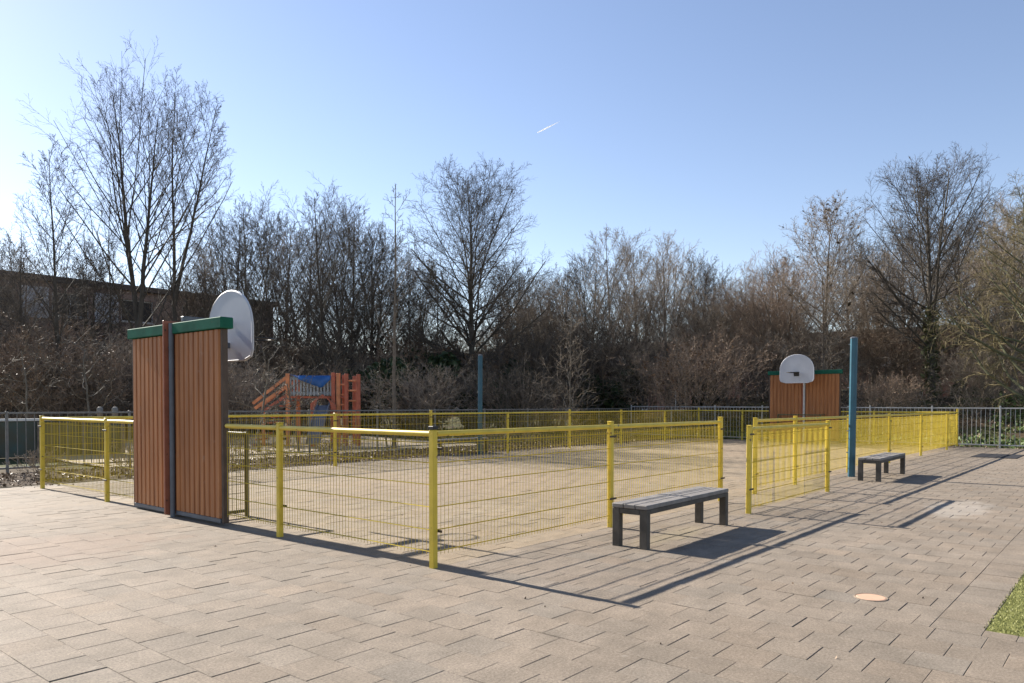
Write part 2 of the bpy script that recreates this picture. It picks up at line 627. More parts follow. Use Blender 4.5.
# salmon lid, flat dark rectangle, artificial turf corner
s_, u_ = court(2.79, 5.79)
mb = MB()
k = 40
prof = [(.0, .007), (.100, .007), (.108, .004), (.110, -.01)]
vs, fs = [(0, 0, .007)], []
for r_, z_ in prof[1:]:
    for i in range(k):
        t = 2 * math.pi * i / k
        vs.append((r_ * math.cos(t), r_ * math.sin(t), z_))
fs += [(0, 1 + i, 1 + (i + 1) % k) for i in range(k)]
for lv in range(2):
    o_ = 1 + lv * k
    fs += [(o_ + i, o_ + k + i, o_ + k + (i + 1) % k, o_ + (i + 1) % k) for i in range(k)]
mb.add(vs, fs)
cp = mb.build('ground_cap', M['cap'], loc=W(s_, u_))
MB().ring((0, 0, .001), .116, .0065, 40, 6).build('rim', M['post_wood'], cp)
tag(cp, 'round salmon coloured cap set flush into the paving slabs', 'ground cap')
mb = MB().box(-.95, .95, -.55, .55, .0, .012, .004)  # thin dark box standing for an unidentified dark patch on the paving
tag(mb.build('dark_rectangle', M['dark_flat'], loc=W(21.1, -1.75, .003), rz=ROT),
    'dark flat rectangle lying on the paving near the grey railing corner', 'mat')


# turf patch
def blades(nb, s0, s1, u0, u1, h, w, lean=.5):
    r_ = np.random.default_rng(3)
    P = np.zeros((nb, 3, 3))
    x, y = r_.uniform(s0, s1, nb), r_.uniform(u0, u1, nb)
    a = r_.uniform(0, 2 * np.pi, nb)
    hh = h * r_.uniform(.5, 1.2, nb)
    dx, dy = np.cos(a) * w, np.sin(a) * w
    P[:, 0] = np.stack([x - dx, y - dy, np.zeros(nb)], -1)
    P[:, 1] = np.stack([x + dx, y + dy, np.zeros(nb)], -1)
    b_ = r_.uniform(0, 2 * np.pi, nb)
    P[:, 2] = np.stack([x + np.cos(b_) * hh * lean, y + np.sin(b_) * hh * lean, hh], -1)
    return P


slab('turf_base', 1.05, 9.0, -12, -4.16, -.004, ground_material('turf_base', [(.13, .138, .04), (.21, .215, .075)], 8, .5))
P = blades(26000, 1.05, 4.2, -6.2, -4.145, .014, .0035)
tag(link('turf', mesh_np('turf', P.reshape(-1, 3), tris=np.arange(len(P) * 3)), M['turf'], loc=W(0, 0), rz=ROT), kind='stuff')

# ------------------------------------------------------------------ yellow fences
POST, RAIL_Z, FH = .03, 1.225, 1.262
wire_cache = {}


def wire_panel(L, z0=.13, z1=1.15):
    r = .0028
    vs, fs = [], []

    def bar(a, b, ax_, r=.0030):
        n0 = len(vs)
        for p in (a, b):
            for (i, j) in ((r, 0), (0, r), (-r, 0), (0, -r)):
                vs.append((p[0], p[1] + i, p[2] + j) if ax_ == 'x' else (p[0] + i, p[1] + j, p[2]))
        for k_ in range(4):
            fs.append((n0 + k_, n0 + (k_ + 1) % 4, n0 + 4 + (k_ + 1) % 4, n0 + 4 + k_))
    nv = max(2, round(L / .05))
    for i in range(nv + 1):
        x = L * i / nv
        bar((x, 0, z0 - .02), (x, 0, z1 + .02), 'z')
    for zz in (.145, .345, .555, .76, .96, 1.14):
        bar((0, .0068, zz), (L, .0068, zz), 'x', .0036)
        bar((0, -.0068, zz), (L, -.0068, zz), 'x', .0036)
    return vs, fs


def yellow_fence(a, b, posts, label, group=None, rail_from=None, rail_to=None, height=FH, cap=False, dark=False):
    """run from court point a to court point b (s, u); posts = distances along the run"""
    A, B = np.array(W(*a)[:2]), np.array(W(*b)[:2])
    Lr = float(np.linalg.norm(B - A))
    rz = math.atan2(*(B - A)[::-1])
    root = empty('yellow_fence', (A[0], A[1], 0), rz, label, 'fence', group)
    dz = height - FH
    for x in posts:
        mb = MB().box(x - POST, x + POST, -POST, POST, -.02, height, .006)
        p = mb.build('post', M['yellow'], root)
        lean = random.uniform(-.006, .006)
        p.rotation_euler = (random.uniform(-.006, .006), lean, 0)
        p.location = (-lean * 0, 0, 0)
        MB().box(x - POST - .003, x + POST + .003, -POST - .003, POST + .003, height + .001, height + (.034 if cap and x < .1 else .014), .004).build(
            'post_cap', M['black'] if cap and x < .1 else M['yellow'], p)
        for zz in (.335, 1.09):
            MB().box(x - .075, x + .075, -POST - .012, -POST - .004, zz - .012, zz + .012, .003).build('clamp', M['rust_clamp'], p)
    ends = sorted(set([0.0] + list(posts) + [Lr]))
    for x0, x1 in zip(ends[:-1], ends[1:]):
        if x1 - x0 < .2: continue
        i0 = POST + .004 if any(abs(x0 - p) < .01 for p in posts) else 0
        i1 = POST + .004 if any(abs(x1 - p) < .01 for p in posts) else 0
        MB().tube([(x0 + i0, 0, RAIL_Z + dz), (x1 - i1, 0, RAIL_Z + dz)], .027, 10).build('top_rail', M['yellow'], root, smooth_=True)
        vs, fs = wire_panel(x1 - x0 - i0 - i1 - .02)
        MB().add([(v[0] + x0 + i0 + .01, v[1], v[2] + dz) for v in vs], fs).build('wire_panel', M['yellow_wire'], root)
    return root


WALL1_S, WALL1 = 0.0, (3.62, 6.10)
WALL2_S, WALL2 = LL, (3.92, 6.70)
yellow_fence((0, LW), (0, WALL1[1] + .02), [0, LW - 7.10], 'yellow mesh fence at the far left, ending at the near brown wall')
yellow_fence((0, 0), (0, WALL1[0] - .02), [0, 2.47], 'yellow mesh fence between the near brown wall and the nearest, black capped corner post', cap=True)
yellow_fence((.035, 0), (6.1, 0), [2.95, 6.065], 'yellow mesh fence behind the nearer bench, from the front corner post to the court opening')
yellow_fence((7.43, 0), (LL, 0), [0, 1.92, 5.22, 8.72, 12.37, 16.21, LL - 7.43],
             'yellow mesh fence running behind the right blue pole to the grey railing')
yellow_fence((5.2, -.82), (8.58, -.82), [0, 3.38], 'free standing single bay of yellow mesh fence shielding the court opening', height=1.20)
yellow_fence((.035, LW), (LL, LW), [3.0, 6.2, 9.36, 12.57, 15.8, 19.07, 22.37, LL - .035],
             'long yellow mesh fence along the far side of the court, in front of the playground')
yellow_fence((LL, LW - .035), (LL, WALL2[1] + .02), [LW - 7.87], 'short yellow mesh fence left of the far brown wall at the end of the court')
yellow_fence((LL, WALL2[0] - .02), (LL, .035), [WALL2[0] - 2.75], 'short yellow mesh fence right of the far brown wall at the end of the court')


# ------------------------------------------------------------------ brown goal walls with backboards
def goal_wall(s, u0, u1, H, label, front):
    """local x runs along the wall (u), local y points into the court (front = +1: towards +s)"""
    w = u1 - u0
    c = (u0 + u1) / 2
    k = w / 2.54
    rz = ROT + (math.pi / 2 if front < 0 else -math.pi / 2)
    root = empty('goal_wall', W(s, c), rz, label, 'goal wall')
    hw = w / 2
    topz = H - .14 * k
    # two panels of trapezoid slats
    for sg in (-1, 1):
        xa, xb = (.055, hw - .05)
        nsl = 9
        pitch = (xb - xa) / nsl
        out = []
        xs = xa
        for i in range(nsl):
            out += [(xs + .10 * pitch, -.034), (xs + .20 * pitch, -.056), (xs + .84 * pitch, -.056), (xs + .94 * pitch, -.034)]
            xs += pitch
        back = [(x, .034 if abs(y) < .05 else .056) for x, y in out[::-1]]
        pl = [(xa, -.034)] + out + [(xb, -.034), (xb, .034)] + back + [(xa, .034)]
        pl = [(sg * x, y) for x, y in pl]
        MB().prism(pl, 'z', .09, topz - .01).build('slat_panel', M['slats'], root)
        # edge profile
        MB().box(sg * (hw - .025) - .025, sg * (hw - .025) + .025, -.036, .036, .03, topz - .004, .005).build('edge_profile', M['edge_brown'], root)
        # base rail
        a, b = sorted((sg * .05, sg * (hw - .055)))
        MB().box(a, b, -.05, .05, .03, .086, .006).build('base_rail', M['steel_dark'], root)
        # green cap
        a, b = sorted((sg * .058, sg * (hw + .045)))
        MB().box(a, b, -.085, .085, topz, H, .008).build('cap_beam', M['green'], root)
    # centre post: steel tube at the back side plus a red-brown angle
    sd = 1 if front > 0 else -1
    MB().tube([(sd * .024, -.080, -.02), (sd * .024, -.080, H + .0)], .032, 14).build('pole', M['steel_dark'], root, smooth_=True)
    MB().tube([(sd * .03, .078, -.02), (sd * .03, .078, H + .0)], .040, 14).build('pole', M['galv'], root, smooth_=True)
    xa, xb = sorted((sd * -.052, sd * -.016))
    mb = MB().box(xa, xb, -.160, .098, .03, H + .035, .005)
    for i in range(9):
        z = .25 + i * (H - .4) / 8
        mb.tube([(sd * -.017, -.128, z), (sd * -.007, -.128, z)], .011, 6)
    mb.build('angle_post', M['brown_post'], root)
    # backboard on an arm
    by = .80 * k
    zc = H + .02
    MB().box(-.035, .035, .08, by - .035, zc - .30, zc - .22, .006).box(-.035, .035, .08, by - .035, zc + .02, zc + .09, .006).build('support_arm', M['steel_dark'], root)
    bw, z0, z1 = .59 * k, H - .46 * k, H + .53 * k
    out = [(-.46 * bw / .59, z0 + .0), (.46 * bw / .59, z0 + .0)]
    out = [(-.38 * k, z0), (.38 * k, z0), (.55 * k, z0 + .05 * k), (bw, z0 + .13 * k)]
    nA = 26
    zs = z0 + .44 * k
    for i in range(nA + 1):
        t = math.pi * i / nA
        out.append((bw * math.cos(t) if abs(math.cos(t)) > 1e-6 else 0, zs + (z1 - zs) * max(0.0, math.sin(t)) ** .92))
    out += [(-bw, z0 + .13 * k), (-.55 * k, z0 + .05 * k)]
    bo = MB().prism(out, 'y', by - .03, by).build('backboard', M['board'], root)
    mb = MB()
    m_ = len(out)
    for i in range(m_):
        a, b = out[i], out[(i + 1) % m_]
        mb.tube([(a[0], by - .015, a[1]), (b[0], by - .015, b[1])], .019, 6)
    mb.build('backboard_rim', M['board'], bo)
    # hoop
    hz = H - .12
    hp = MB().ring((0, by + .40, hz), .225, .015)
    hp.tube([(-.09, by + .005, hz - .10), (-.05, by + .20, hz)], .008, 6).tube([(.09, by + .005, hz - .10), (.05, by + .20, hz)], .008, 6)
    hp.box(-.10, .10, by + .002, by + .01, hz - .13, hz + .04).box(-.05, .05, by + .01, by + .185, hz - .008, hz + .008)
    hp.build('hoop', M['hoop'], root, smooth_=False)
    # small goal frame on the court side
    gw, gd, gh = .75 * k, .57, 1.12
    mb = MB()
    for sx in (-1, 1):
        x = sx * gw
        mb.box(x - .022, x + .022, gd - .022, gd + .022, 0, gh, .004)
        mb.box(x - .018, x + .018, .066, gd - .024, gh - .04, gh - .003, .004)
        mb.box(x - .018, x + .018, .066, gd - .024, .06, .10, .004)
        for zz in (.32, .54, .76, .96):
            mb.tube([(x, .066, zz), (x, gd - .024, zz)], .004, 4)
        for i in range(1, 8):
            y = .066 + (gd - .09) * i / 8
            mb.tube([(x, y, .10), (x, y, gh - .04)], .003, 4)
    mb.box(-gw + .024, gw - .024, gd - .02, gd + .02, gh - .05, gh - .003, .004)
    mb.build('goal_frame', M['goal'], root)
    return root


goal_wall(WALL1_S, *WALL1, 2.545, 'near brown slatted wall with green cap, seen from the back of its white basketball backboard', 1)
goal_wall(WALL2_S, *WALL2, 2.84, 'far brown slatted wall at the court end, white basketball backboard and hoop facing the camera', -1)


# ------------------------------------------------------------------ benches
def make_bench(label):
    L, w, h = 2.08, .42, .455
    root = empty('bench', (0, 0, 0), 0, label, 'bench', 'benches beside the court')
    # seat planks (two lengths each, small gap at the middle)
    for half in (0, 1):
        mb = MB()
        x0, x1 = ((-L / 2, -.003) if half == 0 else (.003, L / 2))
        for i in range(3):
            a = -w / 2 + .004 + i * (w / 3)
            mb.box(x0, x1, a, a + w / 3 - .008, h - .045, h, .006)
        mb.build('seat', M['bench_top'], root)
    mb = MB()
    for sy in (-1, 1):
        mb.box(-L / 2 + .085, L / 2 - .085, sy * (w / 2 - .035) - .03, sy * (w / 2 - .035) + .03, h - .095, h - .047, .004)
    mb.build('side_beam', M['bench_leg'], root)
    for sx in (-1, 1):
        x = sx * (L / 2 - .045)
        MB().box(x - .038, x + .038, -w / 2 + .092, w / 2 - .092, h - .105, h - .047, .005).build('end_beam', M['bench_leg'], root)
        for sy in (-1, 1):
            y = sy * (w / 2 - .047)
            MB().box(x - .04, x + .04, y - .043, y + .043, -.01, h - .047, .006).build('leg', M['bench_leg'], root)
    return root


bench = make_bench('dark grey bench in front of the yellow fence, the nearest and largest one')
bench.location, bench.rotation_euler = W(3.03, -.84), (0, 0, ROT + R(1.0))
b2 = copy_tree(bench)
b2['label'] = 'dark grey bench on the right, beside the tall blue pole'
b2.location = W(12.0, -.86)
b2.scale = (1.05, 1, 1)
b3 = copy_tree(bench)
b3['label'] = 'small far bench behind the far yellow fence, beside the distant blue pole'
b3.location, b3.rotation_euler = W(11.5, LW + .95), (0, 0, ROT)


# ------------------------------------------------------------------ blue poles
def blue_pole(loc, h, label, lean):
    root = empty('blue_pole', loc, ROT, label, 'pole')
    root.rotation_euler = (lean[0], lean[1], ROT)
    r = .072
    MB().tube([(0, 0, -.03), (0, 0, h)], r, 8, phase=math.pi / 8).build('shaft', M['blue_pole'], root)
    MB().tube([(0, 0, h + .001), (0, 0, h + .02), (0, 0, h + .035)], [r + .004, r + .004, r * .6], 8, phase=math.pi / 8).build('cap', M['steel_dark'], root)
    mb = MB()
    for z in (.5, .95, 1.45, 1.85, h - .12):
        mb.tube([(0, r - .01, z), (0, r + .035, z)], .014, 6)
        mb.tube([(r - .01, 0, z + .05), (r + .03, 0, z + .05)], .012, 6)
    mb.build('hook', M['steel_dark'], root)


x, y = (852.2 - 512) / 72.2 * 1.5, 1.5 * F_PX / 72.2
blue_pole((x, y, 0), 2.87, 'tall blue octagonal pole beside the right bench, nearer of the two blue poles', (0, .022))
blue_pole(W(11.8, LW + .40), 2.93, 'distant blue pole behind the far yellow fence, smaller of the two in the photo', (0, 0))


# ------------------------------------------------------------------ grey railings
def railing(a, b, bay, pick, h, label, zoff=0.0, posts_extra=.06, mt='galv'):
    A, B = np.array(W(*a)[:2]), np.array(W(*b)[:2])
    Lr = float(np.linalg.norm(B - A))
    rz = math.atan2(*(B - A)[::-1])
    root = empty('grey_railing', (A[0], A[1], zoff), rz, label, 'railing')
    nb = max(1, round(Lr / bay))
    for i in range(nb + 1):
        x = Lr * i / nb
        MB().box(x - .025, x + .025, -.025, .025, -.1, h + posts_extra, .005).build('post', M[mt], root)
    for i in range(nb):
        x0, x1 = Lr * i / nb + .029, Lr * (i + 1) / nb - .029
        mb = MB()
        mb.box(x0, x1, -.02, .02, h - .04, h, .004)
        mb.box(x0, x1, -.02, .02, .08, .12, .004)
        npk = round((x1 - x0) / pick)
        for k_ in range(1, npk):
            x = x0 + (x1 - x0) * k_ / npk
            mb.tube([(x, 0, .119), (x, 0, h - .039)], .0085, 6, caps=False)
        mb.build('bar_panel', M[mt], root)
    return root


railing((-4.5, 13.6), (25.9, 13.6), 2.5, .165, 1.30, 'long grey bar railing behind the far yellow fence, along the planting bed', .0, .02, 'rail_dark')
railing((25.98, -9.6), (25.98, 13.5), 2.08, .14, 1.40, 'grey bar railing across the end of the court, most visible at the right edge')

# ------------------------------------------------------------------ low barrier behind the left railing
bx, by = spot(-60, 19.2)
ex, ey = spot(124, 22.0)
Lb = math.hypot(ex - bx, ey - by)
rz = math.atan2(ey - by, ex - bx)
root = empty('board_barrier', (bx, by, 0), rz, 'low dark green boarded barrier with pale top behind the left railing', 'barrier')
for i in range(4):
    MB().box(i * Lb / 4 + .01, (i + 1) * Lb / 4 - .01, -.05, .05, .02, 1.0, .01).build('board', M['barrier'], root)
MB().box(-.02, Lb + .02, -.09, .09, 1.003, 1.07, .01).build('coping', M['coping'], root)
for i in range(5):
    x = min(max(i * Lb / 4, .06), Lb - .06)
    MB().box(x - .05, x + .05, -.16, -.053, -.1, .98, .01).build('post', M['post_wood'], root)

for px, nm in ((100, 'left of the two grey topped wooden bollards beyond the left yellow fence'), (115, 'right of the two grey topped wooden bollards beyond the left yellow fence')):
    x, y = spot(px, 24.5)
    r_ = empty('bollard', (x, y, 0), 0, nm, 'bollard', 'bollards by the planting')
    MB().tube([(0, 0, -.1), (0, 0, 1.22)], .09, 12).build('shaft', M['post_wood'], r_, smooth_=True)
    MB().tube([(0, 0, 1.221), (0, 0, 1.31), (0, 0, 1.36), (0, 0, 1.38)], [.095, .095, .07, .02], 12).build('cap', M['rail_dark'], r_, smooth_=True)

# ------------------------------------------------------------------ play structure
D = 27.0
px0, py0 = spot(305, D)


def lx(px): return (px - 305) * D / F_PX


def lz(py): return high(py, D) - land(px0, py0)


root = empty('play_structure', (px0, py0, land(px0, py0)), 0, 'orange wooden climbing frame with sagging blue tarp roof and ramp in the sand', 'play structure')
for px, yy, top, m in ((288, 0, 374, 'orange_wood'), (288, 1.3, 375, 'orange_wood'), (333.5, 0, 373, 'red_wood'), (338.5, 0, 373.5, 'orange_wood'), (336, 1.3, 374, 'red_wood'),
                       (346.5, 0, 374, 'red_wood'), (358.5, 0, 374.5, 'red_wood'), (347, 1.3, 375, 'red_wood')):
    x = lx(px)
    MB().box(x - .065, x + .065, yy - .065, yy + .065, -.1, lz(top), .012).build('post', M[m], root)
mb = MB()
for i in range(13):
    x = lx(290.5) + i * (lx(331) - lx(290.5)) / 12
    mb.box(x - .032, x + .032, .02, .05, lz(396), lz(377))
mb.box(lx(289), lx(332), .051, .09, lz(395), lz(392)).box(lx(289), lx(332), .051, .09, lz(380), lz(377.5))
mb.build('bar_panel', M['pale_bar'], root)
MB().box(lx(288), lx(340), .1, 1.25, lz(398.5), lz(396.5), .01).build('platform', M['red_wood'], root)
# tarp: a sagging cloth between the posts
nx, ny = 24, 8
co, idx = [], np.arange((nx + 1) * (ny + 1)).reshape(nx + 1, ny + 1)
for i in range(nx + 1):
    for j in range(ny + 1):
        a, b = i / nx, j / ny
        x = lx(289) + a * (lx(332) - lx(289))
        yv = -.03 + b * 1.3
        sag = .30 * math.sin(math.pi * min(1, a * 1.05)) ** 1.3 * (1 - b * .6) * (.5 + .7 * smooth(.3, .8, a))
        fold = .03 * math.sin(17 * a + 3 * b)
        co.append((x, yv, lz(375.5) - sag + fold * (1 - b)))
q = np.stack([idx[:-1, :-1], idx[1:, :-1], idx[1:, 1:], idx[:-1, 1:]], -1).reshape(-1, 4)
tp = link('tarp', mesh_np('tarp', co, q, smooth_=True), M['tarp'], root)
md = tp.modifiers.new('thick', 'SOLIDIFY')
md.thickness = .012
# front flap of the tarp, hanging to a point
co, tr = [], []
seg = 16
for i in range(seg + 1):
    a = i / seg
    x = lx(299) + a * (lx(331) - lx(299))
    drop = .16 + .34 * (1 - abs(a - .72) / .72) if a < .72 else .16 + .34 * (1 - (a - .72) / .28)
    zt = lz(376)
    co += [(x, -.085, zt), (x, -.085 - .02 * math.sin(a * 20), zt - drop * .9)]
    if i < seg: tr.append((2 * i, 2 * i + 1, 2 * i + 3, 2 * i + 2))
fl = link('flap', mesh_np('flap', co, tr, smooth_=True), M['tarp'], tp)
md = fl.modifiers.new('thick', 'SOLIDIFY')
md.thickness = .01
# sloping ramp with boards and side rails
for (xa, ya, xb, yb, w_, m_, yy) in ((253, 404, 287, 377.5, .10, 'orange_wood', -.02), (255, 409, 287, 386.5, .11, 'orange_wood', -.02),
                                     (263, 412, 287, 396, .09, 'red_wood', -.02), (252, 405, 287, 378.5, .10, 'orange_wood', 1.25), (255, 410, 287, 387.5, .1, 'red_wood', 1.25)):
    a, b = Vector((lx(xa), yy, lz(ya))), Vector((lx(xb), yy, lz(yb)))
    d = (b - a).normalized()
    nrm = Vector((-d.z, 0, d.x))
    vs = [tuple(p + nrm * sn * w_ / 2 + Vector((0, t, 0))) for t in (-.025, .025) for p, sn in ((a, -1), (b, -1), (b, 1), (a, 1))]
    MB().add(vs, [(0, 1, 2, 3), (7, 6, 5, 4), (0, 4, 5, 1), (1, 5, 6, 2), (2, 6, 7, 3), (3, 7, 4, 0)]).build('ramp_rail', M[m_], root)
mb = MB()
for i in range(9):
    t = i / 9
    x, z = lx(250) + t * (lx(287) - lx(250)), t * lz(397)
    mb.box(x, x + .15, .04, 1.2, z - .02 + .06, z + .03 + .06, .004)
mb.build('ramp_board', M['red_wood'], root)
MB().box(lx(262), lx(262) + .1, -.07, .03, -.1, lz(405), .01).build('post', M['orange_wood'], root)
# ladder rungs
mb = MB()
for yv in (381, 391, 401, 412, 422):
    mb.tube([(lx(346.5) + .066, 0, lz(yv)), (lx(358.5) - .066, 0, lz(yv))], .03, 8)
    mb.tube([(lx(338.5) + .066, 0, lz(yv + 4)), (lx(346.5) - .066, 0, lz(yv + 4))], .025, 8)
mb.build('rung', M['orange_wood'], root)
# small arched front below the platform and a pale slide coming out of it
out = [(lx(312), 0), (lx(312), lz(404)), (lx(324), lz(394.5)), (lx(337), lz(405)), (lx(337), 0)]
inn = [(lx(332), 0)] + [(lx(324.5) + .27 * math.cos(t), lz(407) + .33 * math.sin(t)) for t in np.linspace(0, math.pi, 13)] + [(lx(317), 0)]
MB().prism(out + inn, 'y', -.22, -.16).build('arch_panel', M['red_wood'], root)
sl = MB()
prof = []
for i in range(13):
    t = i / 12
    prof.append((-.1 - 1.5 * t, 1.52 - 1.3 * t + .08 * math.sin(math.pi * t)))
for (y0, z0), (y1, z1) in zip(prof[:-1], prof[1:]):
    xa, xb = lx(318.5), lx(330.5)
    sl.add([(xa, y0, z0), (xb, y0, z0), (xb, y1, z1), (xa, y1, z1), (xa, y0, z0 - .03), (xb, y0, z0 - .03), (xb, y1, z1 - .03), (xa, y1, z1 - .03)],
           [(0, 1, 2, 3), (7, 6, 5, 4), (0, 3, 7, 4), (1, 5, 6, 2)])
    for xx in (xa, xb):
        sl.add([(xx - .015, y0, z0 - .04), (xx + .015, y0, z0 - .04), (xx + .015, y1, z1 - .04), (xx - .015, y1, z1 - .04),
                (xx - .015, y0, z0 + .14), (xx + .015, y0, z0 + .14), (xx + .015, y1, z1 + .14), (xx - .015, y1, z1 + .14)],
               [(0, 1, 2, 3), (7, 6, 5, 4), (0, 3, 7, 4), (1, 5, 6, 2)])
sl.build('slide', M['slide'], root)


# ------------------------------------------------------------------ buildings
def brick_mat(name, c1, c2, mortar):
    m, nt, b, N, L = mat_new(name)
    tc = N.new('ShaderNodeTexCoord')
    mp = N.new('ShaderNodeMapping')
    mp.inputs['Rotation'].default_value = (R(90), 0, 0)
    L.new(tc.outputs['Object'], mp.inputs['Vector'])
    bt = N.new('ShaderNodeTexBrick')
    bt.inputs['Color1'].default_value = (*c1, 1)
    bt.inputs['Color2'].default_value = (*c2, 1)
    bt.inputs['Mortar'].default_value = (*mortar, 1)
    bt.inputs['Scale'].default_value = 1
    bt.inputs['Brick Width'].default_value = .22
    bt.inputs['Row Height'].default_value = .065
    bt.inputs['Mortar Size'].default_value = .008
    L.new(mp.outputs[0], bt.inputs['Vector'])
    L.new(bt.outputs['Color'], b.inputs['Base Color'])
    b.inputs['Roughness'].default_value = .9
    return m


M['brick'] = brick_mat('brown_brick', (.27, .17, .13), (.33, .215, .165), (.30, .27, .24))
M['brick_red'] = brick_mat('red_brick', (.22, .09, .06), (.26, .12, .085), (.24, .2, .18))
M['fascia'] = simple('dark_fascia', (.12, .095, .08), .7, .2, 3)
M['panel'] = simple('pale_panel', (.66, .67, .68), .6, .1, 2)
M['frame'] = simple('window_frame', (.62, .62, .60), .5, .08)


def glass():
    m, nt, b, N, L = mat_new('window_glass')
    b.inputs['Base Color'].default_value = (.03, .035, .04, 1)
    b.inputs['Roughness'].default_value = .08
    b.inputs['Specular IOR Level'].default_value = .8
    return m


M['glass'] = glass()


def block(loc, rz, L, dep, floors, fh, label, wallm, bay=3.6, seed=1, panels=True):
    """local x along the facade, facade faces local -y"""
    rr = random.Random(seed)
    root = empty('apartment_building', loc, rz, label, 'building')
    H = floors * fh
    mb = MB()
    # wall built as piers, spandrels round real openings: front skin
    nb = int(L // bay)
    ww, wh, sill = bay * .55, fh * .48, fh * .33
    for i in range(nb):
        x0 = i * L / nb
        x1 = (i + 1) * L / nb
        xa, xb = (x0 + x1) / 2 - ww / 2, (x0 + x1) / 2 + ww / 2
        mb.box(x0, xa, 0, .3, -1, H)
        mb.box(xb, x1, 0, .3, -1, H)
        for f in range(floors + 1):
            z0 = -1 if f == 0 else (f - 1) * fh + sill + wh
            z1 = f * fh + sill if f < floors else H
            mb.box(xa, xb, .002, .298, z0, z1)
    mb.box(0, L, dep - .3, dep, -1, H)
    mb.box(0, .3, .3, dep - .3, -1, H).box(L - .3, L, .3, dep - .3, -1, H)
    wl = mb.build('wall', wallm, root)
    MB().box(.3, L - .3, .3, dep - .3, -.5, -.3).build('floor_slab', M['fascia'], root)
    # window prototype
    fr = MB()
    t = .07
    fr.box(-ww / 2, ww / 2, .10, .17, 0, t).box(-ww / 2, ww / 2, .10, .17, wh - t, wh)
    for x in (-ww / 2, -.03, ww / 2 - t):
        fr.box(x, x + t, .101, .169, t, wh - t)
    proto = fr.build('window', M['frame'], root)
    MB().box(-ww / 2 + t, ww / 2 - t, .13, .14, t, wh - t).build('pane', M['glass'], proto)
    MB().box(-ww / 2 - .05, ww / 2 + .05, -.06, .095, -.07, -.004).build('sill', M['coping'], proto)
    first = True
    for f in range(floors):
        for i in range(nb):
            o = proto if first else copy_tree(proto, root)
            first = False
            o.location = ((i + .5) * L / nb, 0, f * fh + sill)
    if panels:
        p = MB().box(-bay * .19, bay * .19, -.04, -.003, 0, fh * .62, .004)
        pr = p.build('facade_panel', M['panel'], root)
        first = True
        for i in range(nb):
            for f in range(1, floors):
                if rr.random() < .55:
                    o = pr if first else copy_tree(pr, root)
                    first = False
                    o.location = (i * L / nb + .0 + bay * .02 if i else bay * .2, 0, f * fh + sill * .8)
    rf = MB().box(-.2, L + .2, -.3, dep + .3, H + .002, H + .30, .02).build('roof', M['fascia'], root)
    MB().box(-.22, L + .22, -.33, -.302, H + .20, H + .33).build('roof_edge', M['fascia'], rf)
    ch = MB()
    for i in range(int(L // 11)):
        x = 5 + i * 11
        ch.box(x, x + .9, dep * .5, dep * .5 + .6, H + .30, H + .62)
    ch.build('vent_stack', M['fascia'], rf)
    return root


# left block: facade parallel to the long side of the court
block(W(-12.5, 43.7, -.1), ROT, 38.6, 9.5, 3, 2.87, 'long brown three storey building behind the bare trees on the left', M['brick'], seed=3)
# right block: across the view beyond the end of the court
block(W(54, 75, -.1), ROT - math.pi / 2, 109.0, 9.0, 2, 3.35, 'long low pale banded building hidden behind the trees in the middle and on the right', M['brick_red'], seed=5)


# ------------------------------------------------------------------ trees
def norm(a):
    return a / np.maximum(np.linalg.norm(a, axis=-1, keepdims=True), 1e-9)


def tubes(P, Rd, k):
    """P (B,n,3), Rd (B,n) -> verts, quads"""
    B, n, _ = P.shape
    d = np.empty_like(P)
    d[:, 1:-1] = P[:, 2:] - P[:, :-2]
    d[:, 0] = P[:, 1] - P[:, 0]
    d[:, -1] = P[:, -1] - P[:, -2]
    d = norm(d)
    d0 = norm(P[:, -1] - P[:, 0])
    ref = np.where(np.abs(d0[:, 2:3]) > .9, np.array([[1., 0, 0]]), np.array([[0, 0, 1.]]))
    a = norm(np.cross(d, ref[:, None, :]))
    b = np.cross(d, a)
    t = 2 * np.pi * np.arange(k) / k
    vs = P[:, :, None, :] + Rd[:, :, None, None] * (a[:, :, None, :] * np.cos(t)[None, None, :, None] + b[:, :, None, :] * np.sin(t)[None, None, :, None])
    idx = np.arange(B * n * k).reshape(B, n, k)
    i0, i1 = idx[:, :-1], idx[:, 1:]
    q = np.stack([i0, np.roll(i0, -1, 2), np.roll(i1, -1, 2), i1], -1).reshape(-1, 4)
    return vs.reshape(-1, 3), q


